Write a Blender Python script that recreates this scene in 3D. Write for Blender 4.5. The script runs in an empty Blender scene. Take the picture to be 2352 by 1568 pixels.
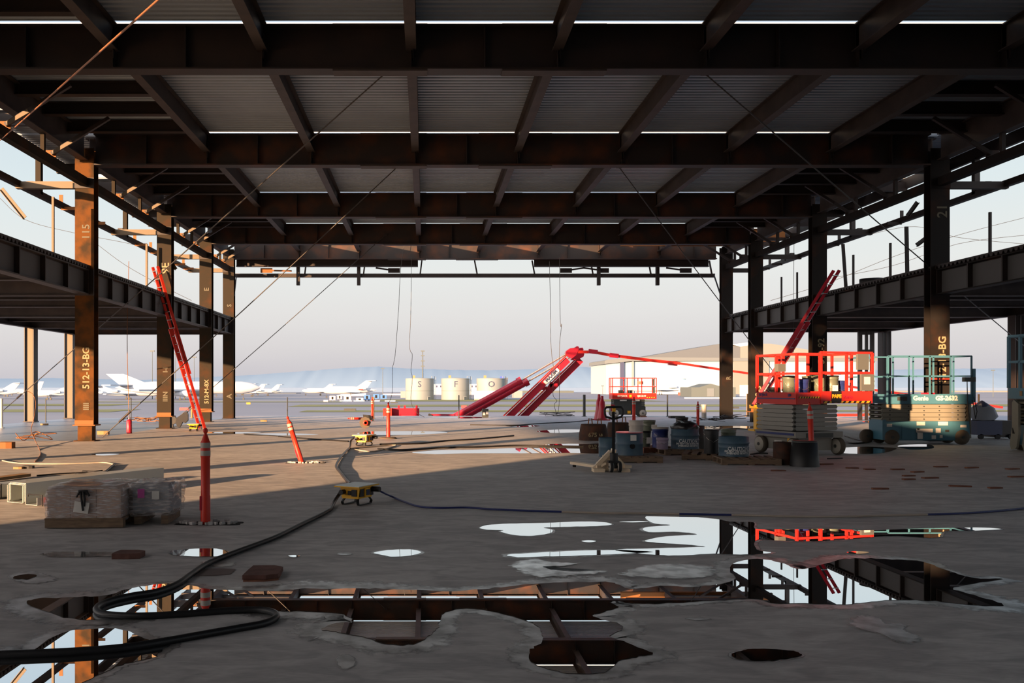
import bpy, bmesh, math, random
from mathutils import Vector, Matrix, Quaternion
from mathutils.geometry import tessellate_polygon
from mathutils import noise as mnoise
random.seed(7)
S = bpy.context.scene
COL = S.collection
# ---------------------------------------------------------------- camera
F, CX, CY, CH = 2000.0, 976.0, 889.0, 1.55          # focal length and vanishing point in photo pixels, eye height
cam = bpy.data.cameras.new('camera'); camo = bpy.data.objects.new('camera', cam); COL.objects.link(camo)
camo.location = (0, 0, CH); camo.rotation_euler = (math.pi/2, 0, 0)
cam.sensor_width = 36.0; cam.lens = F/2352*36.0
cam.shift_x = (1176-CX)/2352; cam.shift_y = -(784-CY)/2352
cam.clip_start = 0.05; cam.clip_end = 40000
S.camera = camo
# ---------------------------------------------------------------- sky
W = bpy.data.worlds.new('sky'); S.world = W; W.use_nodes = True
nt = W.node_tree; nt.nodes.clear()
tc = nt.nodes.new('ShaderNodeTexCoord'); sep = nt.nodes.new('ShaderNodeSeparateXYZ')
rmp = nt.nodes.new('ShaderNodeValToRGB'); bg = nt.nodes.new('ShaderNodeBackground'); wo = nt.nodes.new('ShaderNodeOutputWorld')
nz = nt.nodes.new('ShaderNodeTexNoise'); nz.inputs['Scale'].default_value = 2.2; nz.inputs['Detail'].default_value = 3
mpn = nt.nodes.new('ShaderNodeMapping'); mpn.inputs['Scale'].default_value = (1, 1, 9)
mulz = nt.nodes.new('ShaderNodeMath'); mulz.operation = 'MULTIPLY_ADD'; mulz.inputs[1].default_value = 0.03; 
nt.links.new(tc.outputs['Generated'], sep.inputs[0]); nt.links.new(tc.outputs['Generated'], mpn.inputs[0]); nt.links.new(mpn.outputs[0], nz.inputs['Vector'])
nt.links.new(nz.outputs['Fac'], mulz.inputs[0]); nt.links.new(sep.outputs['Z'], mulz.inputs[2]); nt.links.new(mulz.outputs[0], rmp.inputs[0])
cr = rmp.color_ramp
stops = [(0.0, (.55, .55, .61)), (0.03, (.62, .59, .62)), (0.06, (.71, .68, .68)), (0.10, (.78, .765, .75)), (0.145, (.81, .83, .81)), (0.22, (.74, .83, .85)),
         (0.32, (.60, .72, .81)), (0.50, (.42, .56, .76)), (1.0, (.30, .43, .68))]
cr.elements[0].position = 0; cr.elements[0].color = (*stops[0][1], 1)
cr.elements[1].position = 1; cr.elements[1].color = (*stops[-1][1], 1)
for p, c in stops[1:-1]:
    e = cr.elements.new(p); e.color = (*c, 1)
bg.inputs['Strength'].default_value = 1.0
# brighter warm sky round the low sun, behind the camera
SUN_AZ, SUN_EL = math.radians(39), math.radians(7.0)
sd = Vector((math.sin(SUN_AZ)*math.cos(SUN_EL), math.cos(SUN_AZ)*math.cos(SUN_EL), -math.sin(SUN_EL)))
dt = nt.nodes.new('ShaderNodeVectorMath'); dt.operation = 'DOT_PRODUCT'; dt.inputs[1].default_value = tuple(-sd); nt.links.new(tc.outputs['Generated'], dt.inputs[0])
mr = nt.nodes.new('ShaderNodeMapRange'); mr.inputs[1].default_value = .0; mr.inputs[2].default_value = 1.0; mr.inputs[3].default_value = 0; mr.inputs[4].default_value = 1.0; mr.interpolation_type = 'SMOOTHSTEP'
nt.links.new(dt.outputs['Value'], mr.inputs[0])
ga = nt.nodes.new('ShaderNodeMix'); ga.data_type = 'RGBA'; ga.blend_type = 'ADD'; ga.inputs[7].default_value = (2.7, 2.3, 2.05, 1)
nt.links.new(mr.outputs[0], ga.inputs[0]); nt.links.new(rmp.outputs[0], ga.inputs[6])
nt.links.new(ga.outputs[2], bg.inputs[0]); nt.links.new(bg.outputs[0], wo.inputs[0])
# ---------------------------------------------------------------- sun (low, behind the camera on the left)
sl = bpy.data.lights.new('sun', 'SUN'); sl.energy = 19.5; sl.color = (1, .585, .31); sl.angle = math.radians(.6)
so = bpy.data.objects.new('sun', sl); COL.objects.link(so); so.rotation_euler = sd.to_track_quat('-Z', 'Y').to_euler(); so.location = (-60, -70, 30)
S.view_settings.view_transform = 'Standard'; S.view_settings.look = 'None'; S.view_settings.exposure = 0.0; S.view_settings.gamma = 1.0
# ---------------------------------------------------------------- helpers
def P(px, py, d): return Vector(((px-CX)*d/F, d, CH-(py-CY)*d/F))
def G(px, py, z=0.0):
    d = (CH-z)*F/(py-CY); return Vector(((px-CX)*d/F, d, z))
def GD(py, z=0.0): return (CH-z)*F/(py-CY)
class MB:
    def __init__(s): s.v = []; s.f = []; s.sm = []
    def add(s, vs, fs, smooth=False):
        n = len(s.v); s.v += [Vector(v) for v in vs]; s.f += [tuple(i+n for i in f) for f in fs]; s.sm += [smooth]*len(fs); return s
    def box(s, c, d, rz=0.0, M=None):
        x, y, z = d[0]/2, d[1]/2, d[2]/2
        vs = [Vector(q) for q in ((-x,-y,-z),(x,-y,-z),(x,y,-z),(-x,y,-z),(-x,-y,z),(x,-y,z),(x,y,z),(-x,y,z))]
        R = Matrix.Rotation(rz, 3, 'Z') if M is None else M
        vs = [R @ v + Vector(c) for v in vs]
        return s.add(vs, [(0,3,2,1),(4,5,6,7),(0,1,5,4),(1,2,6,5),(2,3,7,6),(3,0,4,7)])
    def bar(s, a, b, w, h, up=(0,0,1), off=0.0):
        a = Vector(a); b = Vector(b); t = (b-a).normalized(); u = Vector(up)
        if abs(t.dot(u)) > .98: u = Vector((0,1,0))
        r = t.cross(u).normalized(); u = r.cross(t).normalized()
        vs = []
        for p in (a, b):
            for sx, sy in ((-1,-1),(1,-1),(1,1),(-1,1)): vs.append(p + r*(sx*w/2) + u*(sy*h/2+off))
        return s.add(vs, [(0,1,2,3),(7,6,5,4),(0,4,5,1),(1,5,6,2),(2,6,7,3),(3,7,4,0)])
    def ibeam(s, a, b, depth, width, tf=.03, tw=.025, up=(0,0,1)):     # a, b: centre line
        s.bar(a, b, width, tf, up, depth/2-tf/2); s.bar(a, b, width, tf, up, -depth/2+tf/2); s.bar(a, b, tw, depth-2*tf, up, 0); return s
    def tube(s, pts, r, n=8, cap=True, r2=None):
        pts = [Vector(p) for p in pts]; m = len(pts); rings = []
        prev = None
        for i, p in enumerate(pts):
            t = (pts[min(i+1,m-1)]-pts[max(i-1,0)]).normalized()
            if prev is None:
                u = Vector((0,0,1)) if abs(t.z) < .9 else Vector((1,0,0)); u = (u - t*u.dot(t)).normalized()
            else:
                u = prev - t*prev.dot(t)
                u = u.normalized() if u.length > 1e-6 else Vector((1,0,0))
            prev = u; w = t.cross(u)
            rr = r if r2 is None else r+(r2-r)*i/(m-1)
            rings.append([p+(u*math.cos(2*math.pi*k/n)+w*math.sin(2*math.pi*k/n))*rr for k in range(n)])
        vs = [v for R in rings for v in R]; fs = []
        for i in range(m-1):
            for k in range(n): fs.append((i*n+k, i*n+(k+1)%n, (i+1)*n+(k+1)%n, (i+1)*n+k))
        s.add(vs, fs, True)
        if cap: s.add(rings[0], [tuple(range(n))[::-1]]); s.add(rings[-1], [tuple(range(n))])
        return s
    def lathe(s, prof, c=(0,0,0), n=24, axis='Z', M=None, smooth=True):       # prof: [(r, h)...]
        vs = []
        for r, h in prof:
            for k in range(n):
                a = 2*math.pi*k/n; vs.append(Vector((r*math.cos(a), r*math.sin(a), h)))
        if axis == 'X': vs = [Vector((v.z, v.x, v.y)) for v in vs]
        if axis == 'Y': vs = [Vector((v.y, v.z, v.x)) for v in vs]
        if M is not None: vs = [M @ v for v in vs]
        vs = [v+Vector(c) for v in vs]; fs = []
        for i in range(len(prof)-1):
            for k in range(n): fs.append((i*n+k, i*n+(k+1)%n, (i+1)*n+(k+1)%n, (i+1)*n+k))
        s.add(vs, fs, smooth)
        m = len(prof)-1
        if prof[0][0] > 1e-4: s.add(vs[:n], [tuple(range(n))[::-1]])
        if prof[-1][0] > 1e-4: s.add(vs[m*n:], [tuple(range(n))])
        return s
    def cyl(s, c, r, h, n=24, axis='Z', M=None): return s.lathe([(r,0),(r,h)], c, n, axis, M)
    def prism(s, poly, ext, org=(0,0,0), ax=(1,0,0), ay=(0,0,1)):    # flat polygon (u,v) on axes ax, ay, pushed by vector ext
        ax, ay, ext, org = Vector(ax), Vector(ay), Vector(ext), Vector(org); n = len(poly)
        a = [org+ax*u+ay*v for u, v in poly]; b = [p+ext for p in a]
        tri = tessellate_polygon([[Vector((u, v, 0)) for u, v in poly]])
        fs = [tuple(t) for t in tri]+[tuple(i+n for i in t[::-1]) for t in tri]
        fs += [(i, (i+1)%n, (i+1)%n+n, i+n) for i in range(n)]
        return s.add(a+b, fs)
    def build(s, name, mat, parent=None, world=False, recalc=True):
        off = Vector((0,0,0))
        if parent is not None and world:
            q = parent
            while q is not None: off += q.location; q = q.parent
        if parent is None:
            xs = [v.x for v in s.v]; ys = [v.y for v in s.v]; zs = [v.z for v in s.v]
            off = Vector(((min(xs)+max(xs))/2, (min(ys)+max(ys))/2, min(zs)))
        me = bpy.data.meshes.new(name); me.from_pydata([v-off for v in s.v], [], s.f)
        me.polygons.foreach_set('use_smooth', s.sm)
        me.materials.append(mat)
        if recalc:
            bm = bmesh.new(); bm.from_mesh(me); bmesh.ops.recalc_face_normals(bm, faces=bm.faces); bm.to_mesh(me); bm.free()
        me.update()
        o = bpy.data.objects.new(name, me); COL.objects.link(o)
        if parent is None: o.location = off
        else: o.parent = parent
        return o
def tag(o, label=None, cat=None, group=None, kind=None):
    if label: o['label'] = label
    if cat: o['category'] = cat
    if group: o['group'] = group
    if kind: o['kind'] = kind
    return o
def thing(name, label, cat, loc, rz=0.0, group=None):
    o = bpy.data.objects.new(name, None); COL.objects.link(o); o.location = Vector(loc); o.rotation_euler = (0,0,rz); o.empty_display_size = .1
    return tag(o, label, cat, group)
def clone(root, loc, rz=None, label=None, scale=None):
    kids = {}
    for ob in list(COL.objects):
        if ob.parent is not None: kids.setdefault(ob.parent.name, []).append(ob)
    def rec(o, par):
        c = o.copy(); COL.objects.link(c)
        if par is not None: c.parent = par
        for ch in kids.get(o.name, []): rec(ch, c)
        return c
    r = rec(root, None); r.location = Vector(loc)
    if rz is not None: r.rotation_euler = (0,0,rz)
    if label: r['label'] = label
    if scale: r.scale = (scale,)*3
    return r
def text(name, body, size, mat, parent, M, ext=.002, bold=0.0, align='CENTER', sx=1.0):
    cu = bpy.data.curves.new(name, 'FONT'); cu.body = body; cu.size = size; cu.extrude = ext; cu.align_x = align; cu.align_y = 'CENTER'; cu.offset = bold
    cu.resolution_u = 2
    t = bpy.data.objects.new('tmp', cu); COL.objects.link(t)
    me = bpy.data.meshes.new_from_object(t); bpy.data.objects.remove(t)
    me.transform(M @ Matrix.Diagonal((sx,1,1,1))); me.materials.clear(); me.materials.append(mat)
    o = bpy.data.objects.new(name, me); COL.objects.link(o); o.parent = parent
    return o
def MT(loc, rx=90, ry=0, rz=0):   # stands upright facing -Y by default
    from mathutils import Euler
    return Matrix.Translation(Vector(loc)) @ Euler((math.radians(rx), math.radians(ry), math.radians(rz)), 'XYZ').to_matrix().to_4x4()
# ---------------------------------------------------------------- materials
def mk(name, c, r=.6, m=0.0, c2=None, ns=4.0, bump=0.0, spec=.4, lo=.35, hi=.65, sc=(1,1,1), det=4, coat=0.0, coord='Object'):
    mt = bpy.data.materials.new(name); mt.use_nodes = True; n = mt.node_tree; b = n.nodes['Principled BSDF']
    b.inputs['Base Color'].default_value = (*c, 1); b.inputs['Roughness'].default_value = r; b.inputs['Metallic'].default_value = m
    b.inputs['Specular IOR Level'].default_value = spec; b.inputs['Coat Weight'].default_value = coat
    if c2 or bump:
        t = n.nodes.new('ShaderNodeTexCoord'); mp = n.nodes.new('ShaderNodeMapping'); mp.inputs['Scale'].default_value = sc
        q = n.nodes.new('ShaderNodeTexNoise'); q.inputs['Scale'].default_value = ns; q.inputs['Detail'].default_value = det
        n.links.new(t.outputs[coord], mp.inputs[0]); n.links.new(mp.outputs[0], q.inputs['Vector'])
        if c2:
            ra = n.nodes.new('ShaderNodeValToRGB'); ra.color_ramp.elements[0].position = lo; ra.color_ramp.elements[1].position = hi
            ra.color_ramp.elements[0].color = (*c, 1); ra.color_ramp.elements[1].color = (*c2, 1)
            n.links.new(q.outputs['Fac'], ra.inputs[0]); n.links.new(ra.outputs[0], b.inputs['Base Color'])
        if bump:
            bp = n.nodes.new('ShaderNodeBump'); bp.inputs['Strength'].default_value = bump; n.links.new(q.outputs['Fac'], bp.inputs['Height']); n.links.new(bp.outputs[0], b.inputs['Normal'])
    return mt
m_steel = mk('primed steel', (.017,.013,.012), .55, .1, (.030,.019,.015), 1.5, lo=.35, hi=.7)
m_steel_r = mk('steel with rust', (.020,.014,.012), .6, .1, (.08,.026,.009), 1.3, lo=.45, hi=.75)
m_purlin = mk('brown steel', (.060,.047,.042), .6, .1, (.038,.031,.029), 2)
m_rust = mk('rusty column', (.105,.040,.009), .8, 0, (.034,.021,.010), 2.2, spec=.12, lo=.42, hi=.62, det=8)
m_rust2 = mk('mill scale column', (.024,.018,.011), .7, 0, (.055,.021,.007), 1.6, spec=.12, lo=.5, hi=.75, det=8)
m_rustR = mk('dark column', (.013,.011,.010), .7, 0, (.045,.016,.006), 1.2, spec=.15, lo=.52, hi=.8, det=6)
m_orange = mk('rusted and sunlit orange steel', (.20,.075,.016), .75)
m_lite = mk('bare light steel', (.13,.095,.055), .6)
m_deck = mk('galvanised roof deck', (.33,.40,.47), .42, .3, (.27,.33,.40), .8, lo=.3, hi=.7)
m_deckL = mk('galvanised floor deck', (.30,.36,.45), .4, .4, (.24,.30,.40), 3)
m_panel = mk('mezzanine web plate', (.075,.075,.075), .6, .1)
m_red = mk('red lift paint', (.55,.022,.014), .4, 0)
m_redd = mk('dark red paint', (.40,.012,.030), .35, 0, coat=.3)
m_blue = mk('teal lift paint', (.055,.17,.24), .45)
m_beige = mk('beige lift arms', (.21,.20,.16), .55)
m_grey = mk('grey machine paint', (.24,.23,.205), .55)
m_box = mk('control box grey', (.11,.115,.11), .5)
m_dgrey = mk('dark machine paint', (.04,.045,.042), .55)
m_black = mk('black plastic', (.012,.012,.013), .5)
m_rubber = mk('black rubber', (.014,.014,.015), .75)
m_white = mk('white paint', (.72,.70,.66), .4)
m_label = mk('paper label', (.62,.60,.56), .8)
m_cream = mk('cream pallet truck paint', (.75,.60,.42), .5)
m_yel = mk('safety yellow', (.80,.42,.02), .45)
m_ltgrey = mk('light top plate', (.62,.68,.66), .4)
m_or = mk('orange delineator plastic', (.58,.028,.012), .45)
m_refl = mk('reflective band', (.36,.33,.28), .4)
m_wood = mk('pallet wood', (.20,.135,.085), .85, 0, (.12,.08,.055), 6, sc=(1,6,6))
m_woodr = mk('reddish wood', (.22,.085,.045), .85, 0, (.13,.05,.03), 6)
m_pine = mk('pine block', (.30,.18,.08), .8)
m_tire = mk('tyre', (.10,.08,.06), .85)
m_wheelw = mk('non-marking wheel', (.45,.42,.36), .7)
m_dblue = mk('blue drum paint', (.035,.075,.12), .5, 0, (.055,.10,.13), 5)
m_navy = mk('navy bucket', (.02,.035,.16), .35)
m_gbkt = mk('green grey bucket', (.11,.13,.095), .4)
m_wbkt = mk('white bucket', (.42,.39,.35), .45)
m_lav = mk('lavender bucket', (.32,.26,.36), .5)
m_rdrum = mk('rusted drum', (.028,.018,.014), .8, 0, (.07,.025,.012), 6)
m_bagb = mk('black bag', (.012,.012,.013), .3, bump=.6, ns=18)
m_chalk = mk('chalk marking', (.26,.22,.13), .9)
m_cw = mk('caution lettering', (.62,.65,.65), .8)
m_chalkd = mk('faint chalk marking', (.12,.11,.08), .9)
m_chrome = mk('hydraulic rod', (.45,.42,.38), .25, .8)
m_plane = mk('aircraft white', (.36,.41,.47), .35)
m_planeb = mk('aircraft blue', (.20,.38,.55), .4)
m_tailb = mk('tail blue', (.05,.09,.36), .4)
m_taild = mk('tail charcoal', (.05,.06,.08), .4)
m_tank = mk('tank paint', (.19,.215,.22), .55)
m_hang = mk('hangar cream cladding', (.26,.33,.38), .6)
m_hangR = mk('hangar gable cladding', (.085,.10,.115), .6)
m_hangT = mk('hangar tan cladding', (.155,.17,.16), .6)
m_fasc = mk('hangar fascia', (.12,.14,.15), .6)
m_slate = mk('slate blue pillar', (.04,.05,.10), .6)
m_shed = mk('shed cladding', (.08,.10,.10), .6)
m_eqb = mk('equipment blue', (.05,.16,.42), .5)
m_tarp = mk('cement bag cloth', (.20,.22,.26), .7, bump=.5, ns=6)
m_cord = mk('cable sheath', (.012,.012,.013), .45)
m_cordb = mk('blue cord', (.02,.03,.13), .4)
m_cordw = mk('pale cord', (.42,.36,.30), .6)
m_wire = mk('steel guy wire', (.05,.045,.04), .5, .3)
m_wireo = mk('rusty and sunlit guy wire', (.28,.12,.05), .5, .3)
m_galv = mk('galvanised channel', (.48,.52,.51), .35, .4)
m_card = mk('cardboard', (.40,.27,.21), .8, 0, (.33,.22,.17), 5)
m_pink = mk('pink label', (.55,.10,.35), .8)
m_dark = mk('dark opening', (.008,.008,.008), .9)
m_sign = mk('red sign', (.65,.05,.05), .5)
m_hill = mk('hills with painted haze', (.215,.31,.41), 1.0, 0, (.205,.30,.405), .0006, spec=0)  # pale blue paints the distance haze into the base colour
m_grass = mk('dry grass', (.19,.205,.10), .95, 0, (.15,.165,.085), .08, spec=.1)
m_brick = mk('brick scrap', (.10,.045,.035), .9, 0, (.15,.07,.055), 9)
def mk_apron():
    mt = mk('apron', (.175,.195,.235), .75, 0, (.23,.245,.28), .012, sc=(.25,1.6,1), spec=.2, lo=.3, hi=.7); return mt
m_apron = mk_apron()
m_bay = mk('bay water', (.42,.48,.56), .25, 0, spec=.5)
def mk_concrete():
    mt = bpy.data.materials.new('slab concrete'); mt.use_nodes = True; n = mt.node_tree; b = n.nodes['Principled BSDF']
    t = n.nodes.new('ShaderNodeTexCoord')
    def nz(sc, det=6, scl=(1,1,1), dist=0):
        mp = n.nodes.new('ShaderNodeMapping'); mp.inputs['Scale'].default_value = scl
        q = n.nodes.new('ShaderNodeTexNoise'); q.inputs['Scale'].default_value = sc; q.inputs['Detail'].default_value = det; q.inputs['Distortion'].default_value = dist
        n.links.new(t.outputs['Object'], mp.inputs[0]); n.links.new(mp.outputs[0], q.inputs['Vector']); return q
    def ramp(src, a, b_, ca, cb):
        r = n.nodes.new('ShaderNodeValToRGB'); r.color_ramp.elements[0].position = a; r.color_ramp.elements[1].position = b_
        r.color_ramp.elements[0].color = (*ca,1); r.color_ramp.elements[1].color = (*cb,1); n.links.new(src, r.inputs[0]); return r
    big = nz(.35, 5, (1,1,1), .6); mid = nz(2.2, 8, (1,2.2,1), 1.0); fine = nz(14, 6, (1,3,1))
    r1 = ramp(big.outputs['Fac'], .3, .7, (.47,.455,.45), (.58,.565,.555))
    r2 = ramp(mid.outputs['Fac'], .38, .62, (.74,.73,.73), (1.08,1.07,1.05))
    r3 = ramp(fine.outputs['Fac'], .35, .7, (.9,.9,.9), (1.05,1.05,1.05))
    m1 = n.nodes.new('ShaderNodeMix'); m1.data_type = 'RGBA'; m1.blend_type = 'MULTIPLY'; m1.inputs[0].default_value = 1
    m2 = n.nodes.new('ShaderNodeMix'); m2.data_type = 'RGBA'; m2.blend_type = 'MULTIPLY'; m2.inputs[0].default_value = 1
    n.links.new(r1.outputs[0], m1.inputs[6]); n.links.new(r2.outputs[0], m1.inputs[7]); n.links.new(m1.outputs[2], m2.inputs[6]); n.links.new(r3.outputs[0], m2.inputs[7])
    n.links.new(m2.outputs[2], b.inputs['Base Color'])
    rr = n.nodes.new('ShaderNodeMapRange'); rr.inputs[3].default_value = .5; rr.inputs[4].default_value = .75; n.links.new(mid.outputs['Fac'], rr.inputs[0]); n.links.new(rr.outputs[0], b.inputs['Roughness'])
    b.inputs['Specular IOR Level'].default_value = .35
    return mt
m_conc = mk_concrete()
def mk_water(name, fac, rough, base):
    mt = bpy.data.materials.new(name); mt.use_nodes = True; n = mt.node_tree; n.nodes.clear()
    o = n.nodes.new('ShaderNodeOutputMaterial'); mx = n.nodes.new('ShaderNodeMixShader'); d = n.nodes.new('ShaderNodeBsdfDiffuse'); g = n.nodes.new('ShaderNodeBsdfGlossy')
    d.inputs[0].default_value = (*base, 1); g.inputs[0].default_value = (.96,.98,1,1); g.inputs['Roughness'].default_value = rough; mx.inputs[0].default_value = fac
    n.links.new(d.outputs[0], mx.inputs[1]); n.links.new(g.outputs[0], mx.inputs[2]); n.links.new(mx.outputs[0], o.inputs[0])
    return mt, n, mx, g
m_water = mk_water('standing water', .86, 0.0, (.02,.018,.016))[0]
def mk_film(name='damp film', lo=.35, hi=.62, fmax=.7, rough=.3):
    mt, n, mx, g = mk_water(name, .3, rough, (.20,.19,.18))
    t = n.nodes.new('ShaderNodeTexCoord'); q = n.nodes.new('ShaderNodeTexNoise'); q.inputs['Scale'].default_value = 6; q.inputs['Detail'].default_value = 8
    n.links.new(t.outputs['Object'], q.inputs['Vector']); r = n.nodes.new('ShaderNodeMapRange'); r.inputs[1].default_value = lo; r.inputs[2].default_value = hi; r.inputs[3].default_value = .25; r.inputs[4].default_value = fmax
    n.links.new(q.outputs['Fac'], r.inputs[0]); n.links.new(r.outputs[0], mx.inputs[0])
    at = n.nodes.new('ShaderNodeAttribute'); at.attribute_name = 'fade'; q2 = n.nodes.new('ShaderNodeTexNoise'); q2.inputs['Scale'].default_value = 16; q2.inputs['Detail'].default_value = 7; n.links.new(t.outputs['Object'], q2.inputs['Vector'])
    ad = n.nodes.new('ShaderNodeMath'); ad.operation = 'MULTIPLY_ADD'; ad.inputs[1].default_value = 1.0; n.links.new(q2.outputs['Fac'], ad.inputs[0]); n.links.new(at.outputs['Fac'], ad.inputs[2])
    m2 = n.nodes.new('ShaderNodeMapRange'); m2.interpolation_type = 'SMOOTHSTEP'; m2.inputs[1].default_value = .62; m2.inputs[2].default_value = 1.05; m2.inputs[4].default_value = .95; n.links.new(ad.outputs[0], m2.inputs[0])
    tr = n.nodes.new('ShaderNodeBsdfTransparent'); m3 = n.nodes.new('ShaderNodeMixShader'); o = [k for k in n.nodes if k.type == 'OUTPUT_MATERIAL'][0]
    n.links.new(m2.outputs[0], m3.inputs[0]); n.links.new(tr.outputs[0], m3.inputs[1]); n.links.new(mx.outputs[0], m3.inputs[2]); n.links.new(m3.outputs[0], o.inputs[0])
    return mt
m_film = mk_film()
def mk_wrap():
    mt = bpy.data.materials.new('stretch wrap'); mt.use_nodes = True; n = mt.node_tree; n.nodes.clear()
    o = n.nodes.new('ShaderNodeOutputMaterial'); mx = n.nodes.new('ShaderNodeMixShader'); tr = n.nodes.new('ShaderNodeBsdfTransparent'); g = n.nodes.new('ShaderNodeBsdfPrincipled')
    g.inputs['Base Color'].default_value = (.62,.58,.57,1); g.inputs['Roughness'].default_value = .18
    t = n.nodes.new('ShaderNodeTexCoord'); mp = n.nodes.new('ShaderNodeMapping'); mp.inputs['Scale'].default_value = (2,2,14); q = n.nodes.new('ShaderNodeTexNoise'); q.inputs['Scale'].default_value = 5; q.inputs['Detail'].default_value = 8
    n.links.new(t.outputs['Object'], mp.inputs[0]); n.links.new(mp.outputs[0], q.inputs['Vector'])
    r = n.nodes.new('ShaderNodeMapRange'); r.inputs[1].default_value = .4; r.inputs[2].default_value = .75; r.inputs[3].default_value = .2; r.inputs[4].default_value = .8
    bp = n.nodes.new('ShaderNodeBump'); bp.inputs['Strength'].default_value = .8; n.links.new(q.outputs['Fac'], bp.inputs['Height']); n.links.new(bp.outputs[0], g.inputs['Normal'])
    n.links.new(q.outputs['Fac'], r.inputs[0]); n.links.new(r.outputs[0], mx.inputs[0]); n.links.new(tr.outputs[0], mx.inputs[1]); n.links.new(g.outputs[0], mx.inputs[2]); n.links.new(mx.outputs[0], o.inputs[0])
    return mt
m_wrap = mk_wrap()
ORD = ['first','second','third','fourth','fifth','sixth','seventh','eighth','ninth','tenth','eleventh','twelfth']
# ================================================================ SETTING
GY = [10.0, 17.6, 25.13, 32.75, 38.9, 43.4]         # cross girders in view
GYall = [-12.8, -5.2, 2.4] + GY
XL, XR = -9.76, 14.77                                # column lines
XPUR = [-6.26, -3.27, -.28, 2.66, 5.64, 8.70, 11.65]
ZB, ZT = 7.92, 8.82
XOL, XOR = -17.6, 21.9
def struct(o): o['kind'] = 'structure'; return o
m = MB(); m.box((7.2, 15.0, -.15), (34.4, 64.0, .3)); m.box((-14.3, 4.1, -.15), (8.6, 42.2, .3)); struct(m.build('floor', m_conc))
def deck(x0, x1, y0, y1, z, name, mat, pitch=.2, dep=.06, th=.09):
    m = MB(); n = max(1, int(round((y1-y0)/pitch))); p = (y1-y0)/n; prof = []
    for i in range(n):
        y = y0+i*p; prof += [(y, z+dep), (y+.14*p, z), (y+.58*p, z), (y+.72*p, z+dep)]
    prof.append((y1, z+dep)); zt = z+dep+th
    vs = []; fs = []
    for (y, zz) in prof: vs += [(x0,y,zz),(x1,y,zz),(x0,y,zt),(x1,y,zt)]
    for i in range(len(prof)-1):
        a = i*4; b = a+4
        fs += [(a,a+1,b+1,b), (a+2,b+2,b+3,a+3), (a,b,b+2,a+2), (a+1,a+3,b+3,b+1)]
    e = (len(prof)-1)*4; fs += [(0,2,3,1), (e,e+1,e+3,e+2)]
    m.add(vs, fs); return m.build(name, mat, recalc=False)
# roof deck, bay by bay, stopping just short of each girder; last bay is still open
struct(deck(XL-2.05, XR+2.05, -16.3, -12.9, ZT+.02, 'ceiling', m_deck))
for i in range(len(GYall)-2):
    y0, y1 = GYall[i]+.12, GYall[i+1]-.215
    struct(deck(XL-.1, XR+.1, y0, y1, ZT+.008, 'ceiling', m_deck))
def side_strip(xa, xb, nm):
    for i in range(len(GYall)-2):
        g0, g1 = GYall[i], GYall[i+1]; L = g1-g0
        o1 = g0+L*.56; o2 = g0+L*.70
        struct(deck(xa, xb, g0+.05, o1, ZT+.02, 'ceiling', m_deck)); struct(deck(xa, xb, o2, g1-.05, ZT+.02, 'ceiling', m_deck))
side_strip(XL-2.05, XL-.1, 'l'); side_strip(XR+.1, XR+2.05, 'r')
# unseen walls added behind, to keep the low sun off the near floor
wl = MB()
wl.box((XOL, -1.8, 4.55), (.3, 8.4, .7))  # header added to close a gap that let sun through
for a, b in ((-16.4,-7.5),(-7.25,-6.1)): wl.box((XOL, (a+b)/2, 2.45), (.3, b-a, 4.9))  # thin slot left between the blocks for a stripe of sun
struct(wl.build('added_wall_left', m_shed))
wb = MB(); wb.box((2, -16.6, 4.5), (40, .4, 9.0)); struct(wb.build('added_wall_back', m_white))  # added unseen wall, kept pale to bounce light onto the floor
# ================================================================ STEEL FRAME
def girder(i, y):
    m = MB(); m.ibeam((XL+.26, y, (ZB+ZT)/2), (XR-.26, y, (ZB+ZT)/2), ZT-ZB, .36, .035, .03)
    o = m.build('roof_girder', m_steel_r if i >= 5 else m_steel)
    tag(o, (ORD[i-3]+' deep cross girder from the camera under the roof deck') if i > 3 else ('cross girder directly overhead above the top of the picture' if i == 3 else ORD[2-i]+' cross girder behind the camera'), 'steel beam')
    if i < 3: return
    xs = sorted(XPUR+[-8.0, 1.2, 7.1, 13.4, -4.8])
    for x in xs:
        s = MB()
        s.box((x, y-.095, (ZB+ZT)/2), (.02, .15, ZT-ZB-.08)); s.build('stiffener', m_steel, o, True)
    for xx, w in ((-.9,1.9),(2.6,2.1)):
        s = MB(); s.box((xx, y, ZB-.015), (w, .3, .03)); s.build('splice_plate', m_purlin, o, True)
        s = MB(); s.box((xx, y, ZT+.01), (w, .3, .02)); s.build('splice_plate', m_purlin, o, True)
for i, y in enumerate(GYall): girder(i, y)
zc = (8.30+ZT)/2
for i in range(len(GYall)-1):
    for j, x in enumerate(XPUR):
        m = MB(); m.ibeam((x, GYall[i]+.05, zc), (x, GYall[i+1]-.05, zc), ZT-8.30, .21, .025, .02)
        o = m.build('roof_beam', m_purlin)
        w = f'{ORD[j]} lengthwise roof beam from the left, '
        if i >= 3: w += f'between the {ORD[i-3]} and {ORD[i-2]} cross girders' if i > 3 else 'between the overhead girder and first cross girder in view'
        else: w += f'behind the camera, {ORD[2-i]} bay back'
        w = w.replace('between the first and second cross girders', 'between first and second girders in view') if i == 4 else w
        tag(o, w, 'steel beam', None)
        if i >= 3:
            s = MB(); s.box((x+.04, GYall[i+1]-.13, 8.37), (.012, .2, .5)); s.build('connection_plate', m_steel, o, True)
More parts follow.
